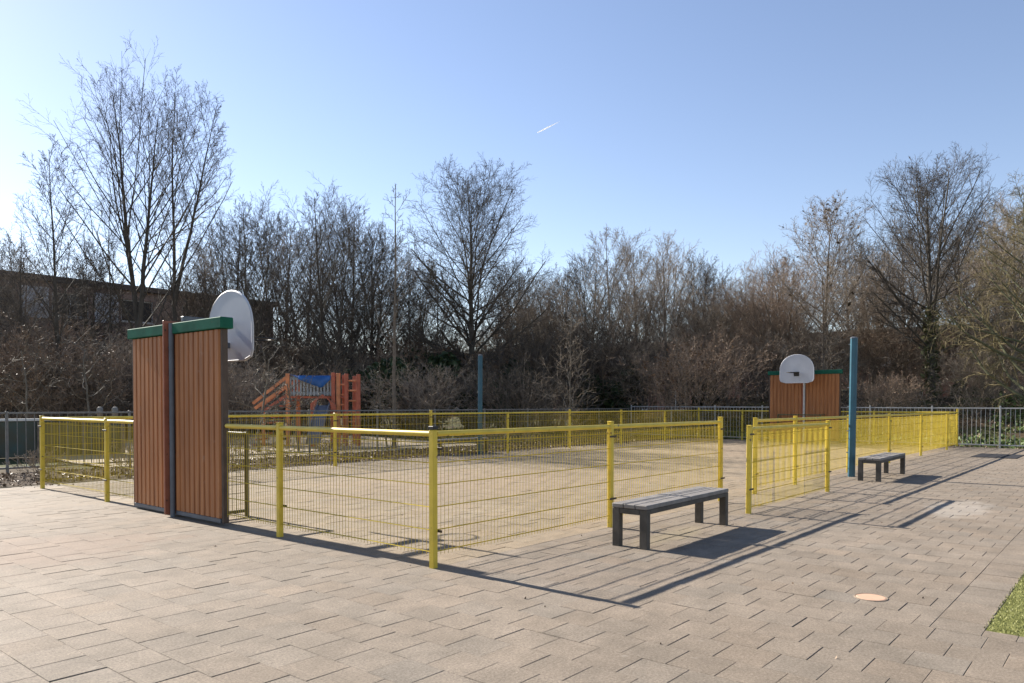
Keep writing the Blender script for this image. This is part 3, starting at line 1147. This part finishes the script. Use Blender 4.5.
def sprout(r, P, Rd, n, t0, t1, ang, ratio, fall=.35, rr=.6, pts=4, wig=.12, up=.05, angv=.2, env=None, minr=.004, jit=.3, ell=None):
    """n children on every parent branch"""
    B, m, _ = P.shape
    Lp = np.linalg.norm(np.diff(P, axis=1), axis=-1).sum(1)
    t = t0 + (t1 - t0) * ((np.arange(n)[None] + r.random((B, n))) / n)
    f = t * (m - 1)
    i = np.clip(f.astype(int), 0, m - 2)
    w = (f - i)[..., None]
    bi = np.arange(B)[:, None]
    p = P[bi, i] * (1 - w) + P[bi, i + 1] * w
    rad = Rd[bi, i] * (1 - w[..., 0]) + Rd[bi, i + 1] * w[..., 0]
    d = norm(P[bi, i + 1] - P[bi, i])
    ref = np.where(np.abs(d[..., 2:3]) > .9, np.array([1., 0, 0]), np.array([0, 0, 1.]))
    e1 = norm(np.cross(d, ref))
    e2 = np.cross(d, e1)
    ph = r.random((B, 1)) * 6.283 + np.arange(n)[None] * 2.39996 + r.normal(0, .4, (B, n))
    A = ang(t) if callable(ang) else np.full(t.shape, ang)
    A = A * (1 + angv * r.normal(0, 1, t.shape))
    dr = d * np.cos(A)[..., None] + (e1 * np.cos(ph)[..., None] + e2 * np.sin(ph)[..., None]) * np.sin(A)[..., None]
    Lc = Lp[:, None] * (env(t) if env else ratio * (1 - fall * t)) * np.exp(jit * r.normal(0, 1, t.shape))
    p, dr, Lc, rad = p.reshape(-1, 3), norm(dr.reshape(-1, 3)), Lc.ravel(), rad.ravel()
    if ell is not None:                      # limbs reach to a crown envelope (cx, cy, cz, rx, rz)
        sc = np.array([ell[3], ell[3], ell[4]])
        o = (p - np.array(ell[:3])) / sc
        v = (dr + np.array([0, 0, up * 1.5])) / sc
        a_, b_, c_ = (v * v).sum(1), (o * v).sum(1), (o * o).sum(1) - 1
        disc = np.sqrt(np.maximum(b_ * b_ - a_ * c_, 0))
        far = np.where(c_ < 0, (-b_ + disc) / a_, .5)
        Lc = np.clip(far, .35, None) * .9 * np.exp(jit * r.normal(0, 1, len(p)) - jit * .5)
    n_ = len(p)
    out = np.empty((n_, pts, 3))
    out[:, 0] = p
    st = (Lc / (pts - 1))[:, None]
    for k_ in range(1, pts):
        out[:, k_] = out[:, k_ - 1] + dr * st
        dr = norm(dr + r.normal(0, wig, (n_, 3)) + np.array([0, 0, up]))
    r0 = np.maximum(np.minimum(rad * .8, rad * rr * (.7 + .5 * r.random(n_))), minr)
    tap = np.linspace(1, .35, pts)[None]
    return out, np.maximum(r0[:, None] * tap, minr * .6)


def stem_line(h, lean=(0, 0), wig=.1, pts=12, r=None, base=(0, 0)):
    r = r or rng
    z = np.linspace(-.15, h, pts)
    t = np.linspace(0, 1, pts)
    x = base[0] + lean[0] * t + np.cumsum(r.normal(0, wig * h / pts * .35, pts)) * np.minimum(1, t * 4)
    y = base[1] + lean[1] * t + np.cumsum(r.normal(0, wig * h / pts * .35, pts)) * np.minimum(1, t * 4)
    return np.stack([x, y, z], -1)[None]


def taper(r0, n, tip=.12, flare=1.25):
    t = np.linspace(1, tip, n)
    t[0] *= flare
    return (r0 * t)[None]


def to_mesh(name, groups, leaves=None):
    V_, Q_, n = [], [], 0
    for P, Rd, k in groups:
        v, q = tubes(P, Rd, k)
        V_.append(v); Q_.append(q + n); n += len(v)
    if leaves is not None:
        v, q = leaves
        V_.append(v); Q_.append(q + n)
    return mesh_np(name, np.concatenate(V_), np.concatenate(Q_))


def leaf_quads(r, pos, size, sv=.4):
    n = len(pos)
    a = norm(r.normal(0, 1, (n, 3)))
    b = norm(np.cross(a, r.normal(0, 1, (n, 3))))
    s = (size * np.exp(sv * r.normal(0, 1, n)))[:, None]
    c = np.stack([pos - a * s, pos - b * s * .6, pos + a * s, pos + b * s * .6], 1)
    return c.reshape(-1, 3), np.arange(n * 4).reshape(-1, 4)


def tips(P, r, n):
    i = r.integers(0, len(P), n)
    j = r.integers(1, P.shape[1], n)
    return P[i, j] + r.normal(0, .03, (n, 3))


def fit(lv, h):
    z = max(float(P[..., 2].max()) for P, _ in lv)
    k = h / z
    return [(P * k, Rd * min(1.0, k)) for P, Rd in lv]


def finish(name, loc, lv, label, cat='tree', group=None, mats=('bark', 'twig'), ntrunk=2, rz=None, leaves=None, extra=None):
    root = empty(name, loc, random.uniform(0, 6.28) if rz is None else rz, label, cat, group)
    ks = [9, 6, 4, 3, 3, 3]
    link('trunk', to_mesh('trunk', [(P, Rd, ks[i]) for i, (P, Rd) in enumerate(lv[:ntrunk])]), M[mats[0]], root)
    link('crown', to_mesh('crown', [(P, Rd, ks[i + ntrunk]) for i, (P, Rd) in enumerate(lv[ntrunk:])]), M[mats[1]], root)
    if leaves is not None:
        nm, v, q, mt = leaves
        lo = link(nm, mesh_np(nm, v, q), M[mt], root)
        if mt == 'leaf_cone': lo['kind'] = 'stuff'
    return root


def twigs(r, l1, dens=1.0, n2=12, n3=8, n4=3, a=38, r2=.34):
    l2 = sprout(r, *l1, int(n2 * dens), .14, .99, R(a), r2, fall=.42, pts=5, wig=.055, up=.045, rr=.5, minr=.007, jit=.22)
    l3 = sprout(r, *l2, n3, .12, 1, R(a), .42, fall=.5, pts=4, wig=.07, up=.04, rr=.6, minr=.006, jit=.22)
    l4 = sprout(r, *l3, n4, .15, 1, R(a - 4), .5, fall=.3, pts=3, wig=.09, up=.03, rr=.7, minr=.005, jit=.22)
    return l2, l3, l4


def lv_poplar(r, h, lean=(0, 0), n1=20, width=5.0, r0=None, t0=.27, dens=1.0, two=None, cx=0.0):
    """straight leader, limbs rising steeply"""
    P = stem_line(h * .95, lean, .09, 14, r)
    Rd = taper(r0 or h * .0105, 14, .08)
    if two is not None:                      # a second leader forking low
        a, l2 = two
        i = int(a * 13)
        Q = stem_line(h * (1 - a) * .90, l2, .08, 14, r)
        Q += P[:, i:i + 1] - Q[:, :1]
        P = np.concatenate([P, Q]); Rd = np.concatenate([Rd, Rd * .72])
    ell = (cx, 0, h * (.5 + t0 / 2 - .04), width / 2, h * (.5 - t0 / 2 + .06))
    l1 = sprout(r, P, Rd, n1, t0, .97, lambda t: R(46) - R(18) * t, .3, pts=7, wig=.045, up=.05, rr=.42, ell=ell, jit=.14, minr=.009)
    return fit([(P, Rd), l1, *twigs(r, l1, dens, 10, 6, 3, 35)], h)


def lv_vase(r, h, ns=8, splay=24, dens=1.0, r0=.16, low=.06, up=.05, wig=.09):
    """several stems fanning from the ground"""
    stems, rads = [], []
    tw = math.tan(R(splay)) * h
    for i in range(ns):
        a = 6.283 * i / ns + r.normal(0, .3)
        sp = tw * r.uniform(.2, 1.0)
        hh = h * .93 * math.sqrt(max(.2, 1 - (sp / (tw * 1.5)) ** 2)) * r.uniform(.88, 1.0)
        P = stem_line(hh, (math.cos(a) * sp, math.sin(a) * sp), .10, 12, r, base=(math.cos(a) * .12, math.sin(a) * .12))[0]
        t = np.linspace(0, 1, 12)
        P[:, 0] -= math.cos(a) * sp * (t - t ** 1.15)
        P[:, 1] -= math.sin(a) * sp * (t - t ** 1.15)
        stems.append(P)
        rads.append(taper(r0 * r.uniform(.55, 1.0), 12, .09)[0])
    P, Rd = np.array(stems), np.array(rads)
    ell = (0, 0, h * .58, tw * 1.45, h * .47)
    l1 = sprout(r, P, Rd, int(15 * dens), .2, .98, R(36), .3, pts=6, wig=wig * .6, up=up, rr=.42, minr=.008, ell=ell, jit=.15)
    l1 = (l1[0], l1[1])
    return fit([(P, Rd), l1, *twigs(r, l1, dens, 9, 6, 3, 38)], h)


def lv_lime(r, h, width, r0=.24, n1=46, t0=.24, a0=74, a1=36, lean=(0, 0), up=.035, a=40, lead=.86):
    """single trunk, domed crown"""
    P = stem_line(h * lead, lean, .06, 16, r)
    Rd = taper(r0, 16, .07)
    ell = (lean[0] * .6, lean[1] * .6, h * .53, width / 2, h * .47)
    l1 = sprout(r, P, Rd, n1, t0, .98, lambda t: R(a0) - R(a0 - a1) * t, .3, pts=8, wig=.045, up=up, rr=.40, ell=ell, jit=.09, minr=.010)
    return fit([(P, Rd), l1, *twigs(r, l1, 1.0, 15, 8, 4, a, .33)], h)


def lv_young(r, h, spread=.16, r0=.06, n1=24, t0=.3):
    P = stem_line(h, (r.normal(0, .15), 0), .05, 12, r)
    Rd = taper(r0, 12, .12)
    l1 = sprout(r, P, Rd, n1, t0, .97, R(48), .2, pts=6, wig=.08, up=.11, rr=.45, env=lambda t: spread * (1.25 - t), jit=.3, minr=.007)
    l2 = sprout(r, *l1, 6, .2, 1, R(42), .4, pts=4, wig=.12, up=.06, rr=.55, minr=.006)
    l3 = sprout(r, *l2, 4, .2, 1, R(42), .5, pts=3, wig=.14, up=.04, rr=.6, minr=.0055)
    return fit([(P, Rd), l1, l2, l3], h)


def lv_shrub(r, h, ns=11, splay=30, dens=1.0, thick=.035, up=.03, wig=.14):
    return lv_vase(r, h, ns, splay, dens, thick, up=up, wig=wig)


def lv_droop(r, h, r0=.2):
    P = stem_line(h, (.4, 0), .10, 14, r)
    Rd = taper(r0, 14, .08)
    l1 = sprout(r, P, Rd, 46, .10, .98, lambda t: R(68) - R(35) * t, .3, pts=8, wig=.09, up=.03, rr=.45, env=lambda t: .40 * (1.08 - t) ** .6, jit=.2)
    l2 = sprout(r, *l1, 11, .15, 1, R(46), .36, pts=6, wig=.10, up=-.10, rr=.5, minr=.007)
    l3 = sprout(r, *l2, 8, .1, 1, R(40), .5, pts=5, wig=.10, up=-.14, rr=.6, minr=.006)
    l4 = sprout(r, *l3, 2, .2, 1, R(30), .6, pts=3, wig=.10, up=-.14, rr=.7, minr=.0055)
    return fit([(P, Rd), l1, l2, l3, l4], h)


def lv_gnarl(r, h, r0=.07, spread=.5):
    P = stem_line(h * .75, (r.normal(0, .3), r.normal(0, .3)), .3, 9, r)
    Rd = taper(r0, 9, .4)
    l1 = sprout(r, P, Rd, 10, .3, 1, R(66), spread, fall=.2, pts=8, wig=.30, up=.05, rr=.6, minr=.012, jit=.25)
    l2 = sprout(r, *l1, 6, .25, 1, R(58), .38, pts=5, wig=.34, up=.05, rr=.6, minr=.008)
    l3 = sprout(r, *l2, 4, .3, 1, R(55), .4, pts=4, wig=.35, up=.04, rr=.6, minr=.006)
    return fit([(P, Rd), l1, l2, l3], h)


def at(px, d):
    x, y = spot(px, d)
    return (x, y, land(x, y))


def hgt(py, px, d):
    return high(py, d) - at(px, d)[2]


G = np.random.default_rng
# --- the tall pair on the left and their neighbours
finish('tall_tree', at(146, 34), lv_poplar(G(21), hgt(46, 146, 34), (-1.7, .3), 34, 8.4, .18, .25, .82, two=(.36, (1.3, -.5)), cx=-.9),
       'tallest bare tree, forked trunk, left of the near brown wall', rz=0)
finish('tall_tree', at(181, 37), lv_poplar(G(22), hgt(74, 181, 37), (-.4, .5), 26, 4.8, .14, .36, two=(.42, (2.2, -.4)), cx=.5),
       'tall slim bare tree just right of the tallest forked tree, one limb sweeping right', rz=0)
finish('bare_tree', at(66, 30), lv_poplar(G(23), hgt(138, 66, 30), (-.5, 0), 30, 4.0, .10, .26),
       'slender bare tree in front of the brown building, left of the tallest tree', rz=0)
finish('bare_tree', at(19, 31), lv_young(G(24), hgt(228, 19, 31), .2, .08), 'thin straight young tree near the left edge of the photo', rz=1)
finish('bare_tree', at(-14, 33), lv_poplar(G(25), hgt(205, -14, 33), (.6, 0), 24, 3.4, .10), 'bare tree cut by the left edge of the photo', rz=2)
finish('bare_tree', at(108, 40), lv_poplar(G(26), hgt(196, 108, 40), (0, 0), 22, 3.2, .10), 'slim bare tree behind the tall pair, against the building roof', rz=2)
# --- vase shaped group
finish('bare_tree', at(252, 38), lv_poplar(G(31), hgt(185, 252, 38), (-.5, .3), 34, 6.0, .12, .14, two=(.16, (1.2, .4))), 'upright many stemmed bare tree right of the white backboard', rz=.4)
finish('bare_tree', at(328, 38), lv_poplar(G(32), hgt(178, 328, 38), (-.7, .2), 38, 6.4, .14, .12, two=(.12, (1.3, -.4))), 'broad fan shaped bare tree above the orange play structure', rz=.9)
finish('young_tree', at(394, 25.2), lv_young(G(33), hgt(186, 394, 25.2), .17, .075, 24, .38), 'slim young tree with straight trunk right of the play structure', rz=0, mats=('bark_brown', 'twig'))
finish('bare_tree', at(366, 44), lv_vase(G(34), hgt(232, 366, 44), 7, 18, 1.0, .12), 'bare tree filling the gap behind the slim young tree', rz=.9)
# --- lime
finish('lime_tree', at(472, 40), lv_lime(G(41), hgt(157, 472, 40), 9.0, n1=64, a0=72, a1=34, lead=.80), 'big bare lime tree with rounded dome crown in the middle', rz=0)
# --- middle and right
finish('young_tree', at(570, 28), lv_young(G(42), hgt(292, 570, 28), .24, .035, 30, .12), 'pale trunked sapling behind the middle of the far yellow fence', rz=0, mats=('bark_pale', 'twig_brown'))
mid = [(612, 41, 226, 9, 20, 'bare tree with fine twigs, first of the group right of the lime tree'),
       (668, 42, 232, 10, 26, 'wide bare tree in the middle of the group between lime tree and far wall'),
       (722, 43, 262, 9, 26, 'lower bare tree just left of the far brown wall'),
       (545, 44, 268, 8, 22, 'small bare tree close to the right side of the lime tree'),
       (765, 45, 268, 8, 24, 'small bare tree directly behind the left side of the far brown wall')]
for i, (px, d, ty, ns, sp, lab) in enumerate(mid):
    finish('bare_tree', at(px, d), (lv_poplar(G(50 + i), hgt(ty - 4, px, d), (-.4, .2), 32, 6.2, .11, .12, two=(.14, (1.1, .3))) if i < 2 else lv_vase(G(50 + i), hgt(ty, px, d), ns, sp, 1.0, .11)), lab, mats=('bark_brown', 'twig_brown'))
r_ = G(61)
lv = lv_lime(r_, hgt(190, 822, 37), 5.6, .14, 36, .14, 62, 22, (.3, 0), .05)
pos = tips(lv[3][0], r_, 900)
pos = pos[pos[:, 2] > .45 * pos[:, 2].max()]
v, q = leaf_quads(r_, pos[:260], .06)
finish('alder_tree', at(822, 37), lv, 'bare tree dotted with dark seed clusters behind the far white backboard', mats=('bark_brown', 'twig_brown'), leaves=('seed_cones', v, q, 'leaf_cone'), rz=.3)
finish('bare_tree', at(782, 40), lv_vase(G(62), hgt(236, 782, 40), 8, 20, 1.0, .10), 'bare brown tree left of the one with seed clusters', mats=('bark_brown', 'twig_red'))
# big tree at right with ivy on the trunk
r_ = G(63)
lv = lv_lime(r_, hgt(146, 932, 36), 9.4, .20, 42, .20, 60, 22, (.4, .2), .04)
big = finish('bare_tree', at(932, 36), lv, 'large spreading bare tree on the right with ivy on its trunk', rz=1.2)
st = lv[0][0]
tt = r_.random(2600)
which = np.zeros(2600, int)
seg = .02 + .42 * tt
f_ = seg * 15
i_ = f_.astype(int)
p_ = st[which, i_] * (1 - (f_ - i_)[:, None]) + st[which, i_ + 1] * (f_ - i_)[:, None]
p_ = p_ + norm(r_.normal(0, 1, (2600, 3))) * (np.array([.34, .34, .3]) * np.abs(r_.normal(.7, .45, (2600, 1))))
v, q = leaf_quads(r_, p_, .06)
link('ivy', mesh_np('ivy', v, q), M['leaf_ivy'], big)
finish('bare_tree', at(884, 41), lv_vase(G(64), hgt(226, 884, 41), 8, 22, 1.0, .11), 'bare tree between the far wall and the large ivy clad tree', mats=('bark_brown', 'twig_brown'))
finish('drooping_tree', at(1030, 30), lv_droop(G(65), hgt(168, 1030, 30)), 'tree with drooping olive brown twigs cut by the right edge', mats=('bark_green', 'twig_olive'), rz=2.2)
finish('bare_tree', at(1014, 37), lv_lime(G(67), hgt(186, 1014, 37), 7.4, .17, 44, .14, 66, 26, (-.3, 0), .02), 'dense brown bare tree at the right edge, behind the drooping tree', mats=('bark_brown', 'twig_brown'), rz=.5)
finish('bare_tree', at(985, 42), lv_vase(G(66), hgt(222, 985, 42), 8, 22, 1.0, .12), 'bare tree behind the large ivy clad tree, near the right edge', mats=('bark_brown', 'twig_brown'))

# --- the back row: bare trees one can hardly tell apart
backs = []
for i in range(3):
    r_ = G(70 + i)
    H_ = (9.5, 10.5, 9.0)[i]
    lv = lv_poplar(r_, H_, (-.4, .2), 30, (5.6, 6.2, 6.6)[i], .12, .14, two=((.18, .12, .2)[i], (1.0, .3)))
    backs.append([finish('bare_tree', (0, 0, 0), lv, 'bare grey tree in the back row of the tree belt', 'tree', 'back row of bare trees',
                         ('bark', 'twig') if i else ('bark_brown', 'twig_brown')), H_, False])
for i, (px, d, ty) in enumerate(((212, 43, 232), (232, 46, 210), (280, 45, 205), (303, 43, 214), (350, 46, 200), (372, 44, 215), (412, 46, 240), (434, 44, 262), (512, 46, 255),
                                 (532, 44, 262), (562, 46, 262), (588, 45, 246), (640, 47, 236), (694, 45, 248), (712, 47, 262), (742, 44, 268), (778, 46, 250), (852, 46, 228),
                                 (872, 44, 240), (904, 46, 212), (962, 45, 205), (1002, 46, 210), (1036, 43, 200), (196, 40, 258), (24, 38, 225), (-24, 40, 218), (86, 41, 235))):
    k_ = backs[i % 3]
    o = copy_tree(k_[0]) if k_[2] else k_[0]
    k_[2] = True
    o.location = at(px, d)
    sc = hgt(ty, px, d) / k_[1]
    o.scale = (sc, sc, sc)
    o.rotation_euler = (0, 0, random.uniform(0, 6.28))

# --- gnarled pale shrubs near the play structure and at the left
gn = [(258, 23.5, 330, 'crooked pale twigged shrub just right of the near brown wall'),
      (388, 24.4, 346, 'crooked pale twigged shrub by the slim young tree'),
      (300, 24.3, 352, 'low crooked pale shrub in front of the play structure'),
      (28, 24, 298, 'crooked pale twigged shrub at the left edge, above the dark barrier'),
      (92, 25, 318, 'crooked pale twigged shrub left of the near brown wall')]
for i, (px, d, ty, lab) in enumerate(gn):
    finish('gnarled_shrub', at(px, d), lv_gnarl(G(80 + i), hgt(ty, px, d), .045, .55), lab, cat='shrub', mats=('bark_pale', 'bark_pale'))

# --- shrub thicket: six kinds, copied
kinds = []
specs = [(4.6, 12, 26, 'twig_brown'), (4.0, 11, 34, 'twig_red'), (5.2, 10, 24, 'twig'), (3.4, 13, 38, 'twig_brown'), (4.4, 12, 30, 'twig_red'), (3.0, 12, 40, 'twig')]
LABS = {'twig_brown': 'bare brown shrub in the thicket beyond the railing', 'twig_red': 'reddish brown shrub with dead leaves in the thicket beyond the railing',
        'twig': 'bare grey shrub in the thicket beyond the railing'}
GRP = {'twig_brown': 'brown thicket shrubs', 'twig_red': 'reddish thicket shrubs', 'twig': 'grey thicket shrubs'}
for i, (h, ns, sp, mt) in enumerate(specs):
    r_ = G(100 + i)
    lv = lv_shrub(r_, h, ns, sp, .62, .034)
    lf = None
    if mt == 'twig_red':
        v, q = leaf_quads(r_, tips(lv[3][0], r_, 2600), .028)
        lf = ('dead_leaves', v, q, 'leaf_dead')
    o = finish('thicket_shrub', (0, 0, 0), lv, LABS[mt], 'shrub', GRP[mt], ('bark_brown', mt), leaves=lf)
    kinds.append([o, h, False])


def shrub(px, d, topy, kind=None):
    k_ = kinds[kind if kind is not None else random.randrange(len(kinds))]
    o = copy_tree(k_[0]) if k_[2] else k_[0]
    k_[2] = True
    o.location = at(px, d)
    sc = max(.35, hgt(topy, px, d) / k_[1])
    o.scale = (sc * random.uniform(.9, 1.15), sc * random.uniform(.9, 1.15), sc)
    o.rotation_euler = (0, 0, random.uniform(0, 6.28))


def skyline(px):
    xs = [-60, 40, 130, 240, 300, 400, 480, 540, 600, 690, 770, 860, 950, 1090]
    ys = [288, 292, 308, 312, 300, 285, 272, 265, 265, 270, 280, 290, 280, 250]
    return float(np.interp(px, xs, ys))


for row, (d0, step, drop) in enumerate(((47, 58, 24), (40, 64, 38), (34, 92, 58))):
    px = -50 + row * 9
    while px < 1090:
        p = px + random.uniform(-9, 9)
        d = d0 + random.uniform(-2, 2)
        s_, u_ = court(*spot(p, d))
        ok = not (2.2 < s_ < 16.5 and 13 < u_ < 24 and p < 420) and s_ > -10 and not (s_ < 26.6 and u_ < 13.8)
        if ok:
            shrub(p, d, skyline(p) + drop + random.uniform(-16, 22))
        px += step

for px, d, ty in ((-12, 30, 300), (12, 29, 318), (40, 31, 304), (58, 28.5, 330), (82, 31, 316), (104, 29.5, 336), (126, 31.5, 322), (160, 31, 335), (205, 30, 335), (230, 31, 345), (272, 44, 322), (290, 46, 318), (284, 40, 345), (304, 45, 322), (556, 45, 330), (540, 41, 360), (403, 41, 350), (413, 37, 366), (392, 43, 345)):
    shrub(px, d, ty)

# --- dark evergreens low in the thicket
evs = []
for i in range(3):
    r_ = G(140 + i)
    n = 5200
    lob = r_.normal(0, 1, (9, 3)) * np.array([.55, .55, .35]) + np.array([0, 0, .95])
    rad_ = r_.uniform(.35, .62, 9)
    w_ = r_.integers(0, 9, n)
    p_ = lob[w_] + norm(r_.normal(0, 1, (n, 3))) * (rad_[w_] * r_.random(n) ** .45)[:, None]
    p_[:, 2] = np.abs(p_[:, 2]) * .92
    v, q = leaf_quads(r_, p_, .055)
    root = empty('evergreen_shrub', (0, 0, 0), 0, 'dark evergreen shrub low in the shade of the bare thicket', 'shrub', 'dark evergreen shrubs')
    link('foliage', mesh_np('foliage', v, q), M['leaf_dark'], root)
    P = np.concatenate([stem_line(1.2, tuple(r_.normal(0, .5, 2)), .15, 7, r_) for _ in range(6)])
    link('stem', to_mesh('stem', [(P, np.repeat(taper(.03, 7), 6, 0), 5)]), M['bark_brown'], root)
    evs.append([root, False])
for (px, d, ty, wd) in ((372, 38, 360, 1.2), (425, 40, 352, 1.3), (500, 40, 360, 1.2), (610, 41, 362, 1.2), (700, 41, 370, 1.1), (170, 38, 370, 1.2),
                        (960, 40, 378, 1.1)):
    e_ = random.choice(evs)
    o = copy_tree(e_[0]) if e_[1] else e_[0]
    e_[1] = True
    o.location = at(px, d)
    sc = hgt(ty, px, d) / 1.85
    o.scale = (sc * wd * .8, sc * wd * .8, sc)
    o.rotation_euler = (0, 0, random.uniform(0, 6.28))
for e_ in evs:
    if not e_[1]:
        e_[0].location = at(520, 47)

# --- low shrubs in the bed behind the far yellow fence
lowk = []
for i in range(2):
    r_ = G(160 + i)
    lowk.append([finish('low_shrub', (0, 0, 0), lv_shrub(r_, 1.0, 8, 36, .4, .010, .05), 'low bare twiggy shrub in the bed behind the far yellow fence', 'shrub',
                        'low shrubs in the planting bed', ('twig_brown', 'twig_olive' if i else 'twig_brown')), False])
for s_, u_, sc in ((2.2, 11.3, .9), (4.2, 11.2, 1.0), (5.6, 11.5, .85), (7.4, 11.7, .8), (.6, 11.8, .8),
                   (14.6, 12.2, 1.0), (15.8, 11.8, .9), (8.6, 12.6, .7), (17.5, 12.2, .7), (19.5, 12, .8), (21.5, 12.1, .7), (23, 11.8, .8)):
    k_ = random.choice(lowk)
    o = copy_tree(k_[0]) if k_[1] else k_[0]
    k_[1] = True
    o.location = W(s_, u_, -.01)
    o.scale = (sc * .85, sc * .85, sc * .8)
    o.rotation_euler = (0, 0, random.uniform(0, 6.28))


# --- undergrowth, litter, weeds: nobody could count them
def scatter_leaves(name, n, area, size, mat, zf, seed, lift=.02, sv=.4):
    r_ = G(seed)
    pts_ = area(r_, n)
    z = np.array([zf(x, y) for x, y in pts_]) + np.abs(r_.normal(0, lift, len(pts_)))
    v, q = leaf_quads(r_, np.column_stack([pts_, z]), size, sv)
    return tag(link(name, mesh_np(name, v, q), M[mat]), kind='stuff')


def court_area(s0, s1, u0, u1):
    def f(r_, n):
        s, u = r_.uniform(s0, s1, n), r_.uniform(u0, u1, n)
        return C0[None] + s[:, None] * V[None] + u[:, None] * U[None]
    return f


scatter_leaves('leaf_litter', 9000, court_area(-7, 25, 10.5, 13.5), .026, 'litter', lambda x, y: 0.0, 200, .02)
scatter_leaves('leaf_litter', 12000, court_area(16.6, 26, 13.7, 26), .04, 'litter', land, 201, .05)
scatter_leaves('leaf_litter', 16000, court_area(26.2, 42, -14, 26), .045, 'litter', land, 202, .06)
scatter_leaves('weeds', 15000, court_area(26.1, 30, -12, 26), .045, 'weed', land, 203, .16)
scatter_leaves('weeds', 5000, court_area(31, 36, -12, 0), .06, 'weed', land, 204, .16)
scatter_leaves('weeds', 12000, court_area(16.5, 26, 13.8, 24), .04, 'weed', land, 205, .10)
r_ = G(210)
n = 2600
ang_ = r_.uniform(-.80, .80, n)
dd = r_.uniform(31, 47, n)
xy = np.column_stack([np.tan(ang_) * dd, dd])
cs = np.array([court(*p) for p in xy])
ok = (cs[:, 0] > 26.4) | (cs[:, 1] > 25)
ok &= ~((cs[:, 0] > 2) & (cs[:, 0] < 16.5) & (cs[:, 1] < 30) & (cs[:, 0] < 26.4))
xy = xy[ok]
n = len(xy)
zz = np.array([land(*p) for p in xy])
P = np.empty((n, 4, 3))
P[:, 0] = np.column_stack([xy, zz - .05])
dr = norm(np.column_stack([r_.normal(0, .55, (n, 2)), np.ones(n)]))
ln = r_.uniform(.5, 1.9, n)[:, None]
for k_ in range(1, 4):
    P[:, k_] = P[:, k_ - 1] + dr * ln / 3
    dr = norm(dr + r_.normal(0, .22, (n, 3)) + np.array([0, 0, -.12]))
Rd = np.repeat(np.linspace(.009, .005, 4)[None], n, 0)
c1 = sprout(r_, P, Rd, 6, .15, 1, R(50), .45, pts=3, wig=.2, up=-.03, rr=.7, minr=.005)
tag(link('undergrowth', to_mesh('undergrowth', [(P, Rd, 3), (*c1, 3)]), M['twig_brown']), kind='stuff')

# tiny debris on the paving
scatter_leaves('fallen_leaves', 130, court_area(-6, 12, -4, 9), .011, 'litter', lambda x, y: .004, 220, .002)
scatter_leaves('fallen_leaves', 500, court_area(-6, 25, 9.9, 10.6), .018, 'litter', lambda x, y: .006, 221, .004)

# ------------------------------------------------------------------ contrail
Dc = 3000.0


def sky_pt(px, py): return Vector(((px - 512) / F_PX * Dc, Dc, high(py, Dc)))


a, b = sky_pt(536, 135.5), sky_pt(559, 124)
pts_ = [a.lerp(b, t) for t in np.linspace(0, 1, 9)]
ct = MB().tube(pts_, [.6, 1.9, 2.3, 2.2, 2.0, 1.6, 1.1, .6, .2], 8).build('contrail', None, smooth_=True)
m, nt, bs, N, L = mat_new('contrail_vapour')
N.remove(bs)
df, tl, ms = N.new('ShaderNodeBsdfDiffuse'), N.new('ShaderNodeBsdfTranslucent'), N.new('ShaderNodeMixShader')
df.inputs['Color'].default_value = tl.inputs['Color'].default_value = (.9, .9, .9, 1)
ms.inputs[0].default_value = .6
L.new(df.outputs[0], ms.inputs[1])
L.new(tl.outputs[0], ms.inputs[2])
L.new(ms.outputs[0], N['Material Output'].inputs['Surface'])
ct.data.materials.append(m)
tag(ct, 'short white contrail streak high in the blue sky', 'contrail')

# ------------------------------------------------------------------ light
SHADOW = np.array([.781, -.624])             # direction shadows fall
SHADOW /= np.linalg.norm(SHADOW)
ELEV = R(31.7)
d = Vector((SHADOW[0] * math.cos(ELEV), SHADOW[1] * math.cos(ELEV), -math.sin(ELEV)))
sl = bpy.data.lights.new('Sun', 'SUN')
sl.energy = 5.0
sl.angle = R(.53)
sl.color = (1, .93, .83)
so = bpy.data.objects.new('Sun', sl)
COL.objects.link(so)
so.rotation_euler = d.to_track_quat('-Z', 'Y').to_euler()
so.location = (-30, 24, 30)
wd = bpy.data.worlds.new('World')
scene.world = wd
wd.use_nodes = True
nt = wd.node_tree
sk = nt.nodes.new('ShaderNodeTexSky')
sk.sky_type = 'NISHITA'
sk.sun_disc = False
sk.sun_elevation = ELEV
sk.sun_rotation = math.atan2(-SHADOW[0], -SHADOW[1])
sk.air_density = 1.0
sk.dust_density = .16
sk.ozone_density = 1.2
bg = nt.nodes['Background']
tn = nt.nodes.new('ShaderNodeMixRGB')
tn.blend_type = 'MULTIPLY'
tn.inputs[0].default_value = 1
tn.inputs[2].default_value = (1.08, .98, .99, 1)
nt.links.new(sk.outputs[0], tn.inputs[1])
nt.links.new(tn.outputs[0], bg.inputs['Color'])
bg.inputs['Strength'].default_value = .074

# ------------------------------------------------------------------ camera
cam = bpy.data.cameras.new('Camera')
cam.sensor_width = 36
cam.lens = F_PX / 1024 * 36
cam.shift_y = (HOR + F_PX * math.tan(PITCH) - 341.5) / 1024
cam.clip_end = 9000
co_ = bpy.data.objects.new('Camera', cam)
COL.objects.link(co_)
co_.location = (0, 0, EYE)
co_.rotation_euler = (Matrix.Rotation(R(90) - PITCH, 3, 'X') @ Matrix.Rotation(R(.116), 3, 'Z')).to_euler()
scene.camera = co_
vs_ = scene.view_settings
vs_.view_transform = 'Standard'
vs_.look = 'None'
vs_.gamma = 1
vs_.exposure = 1.36
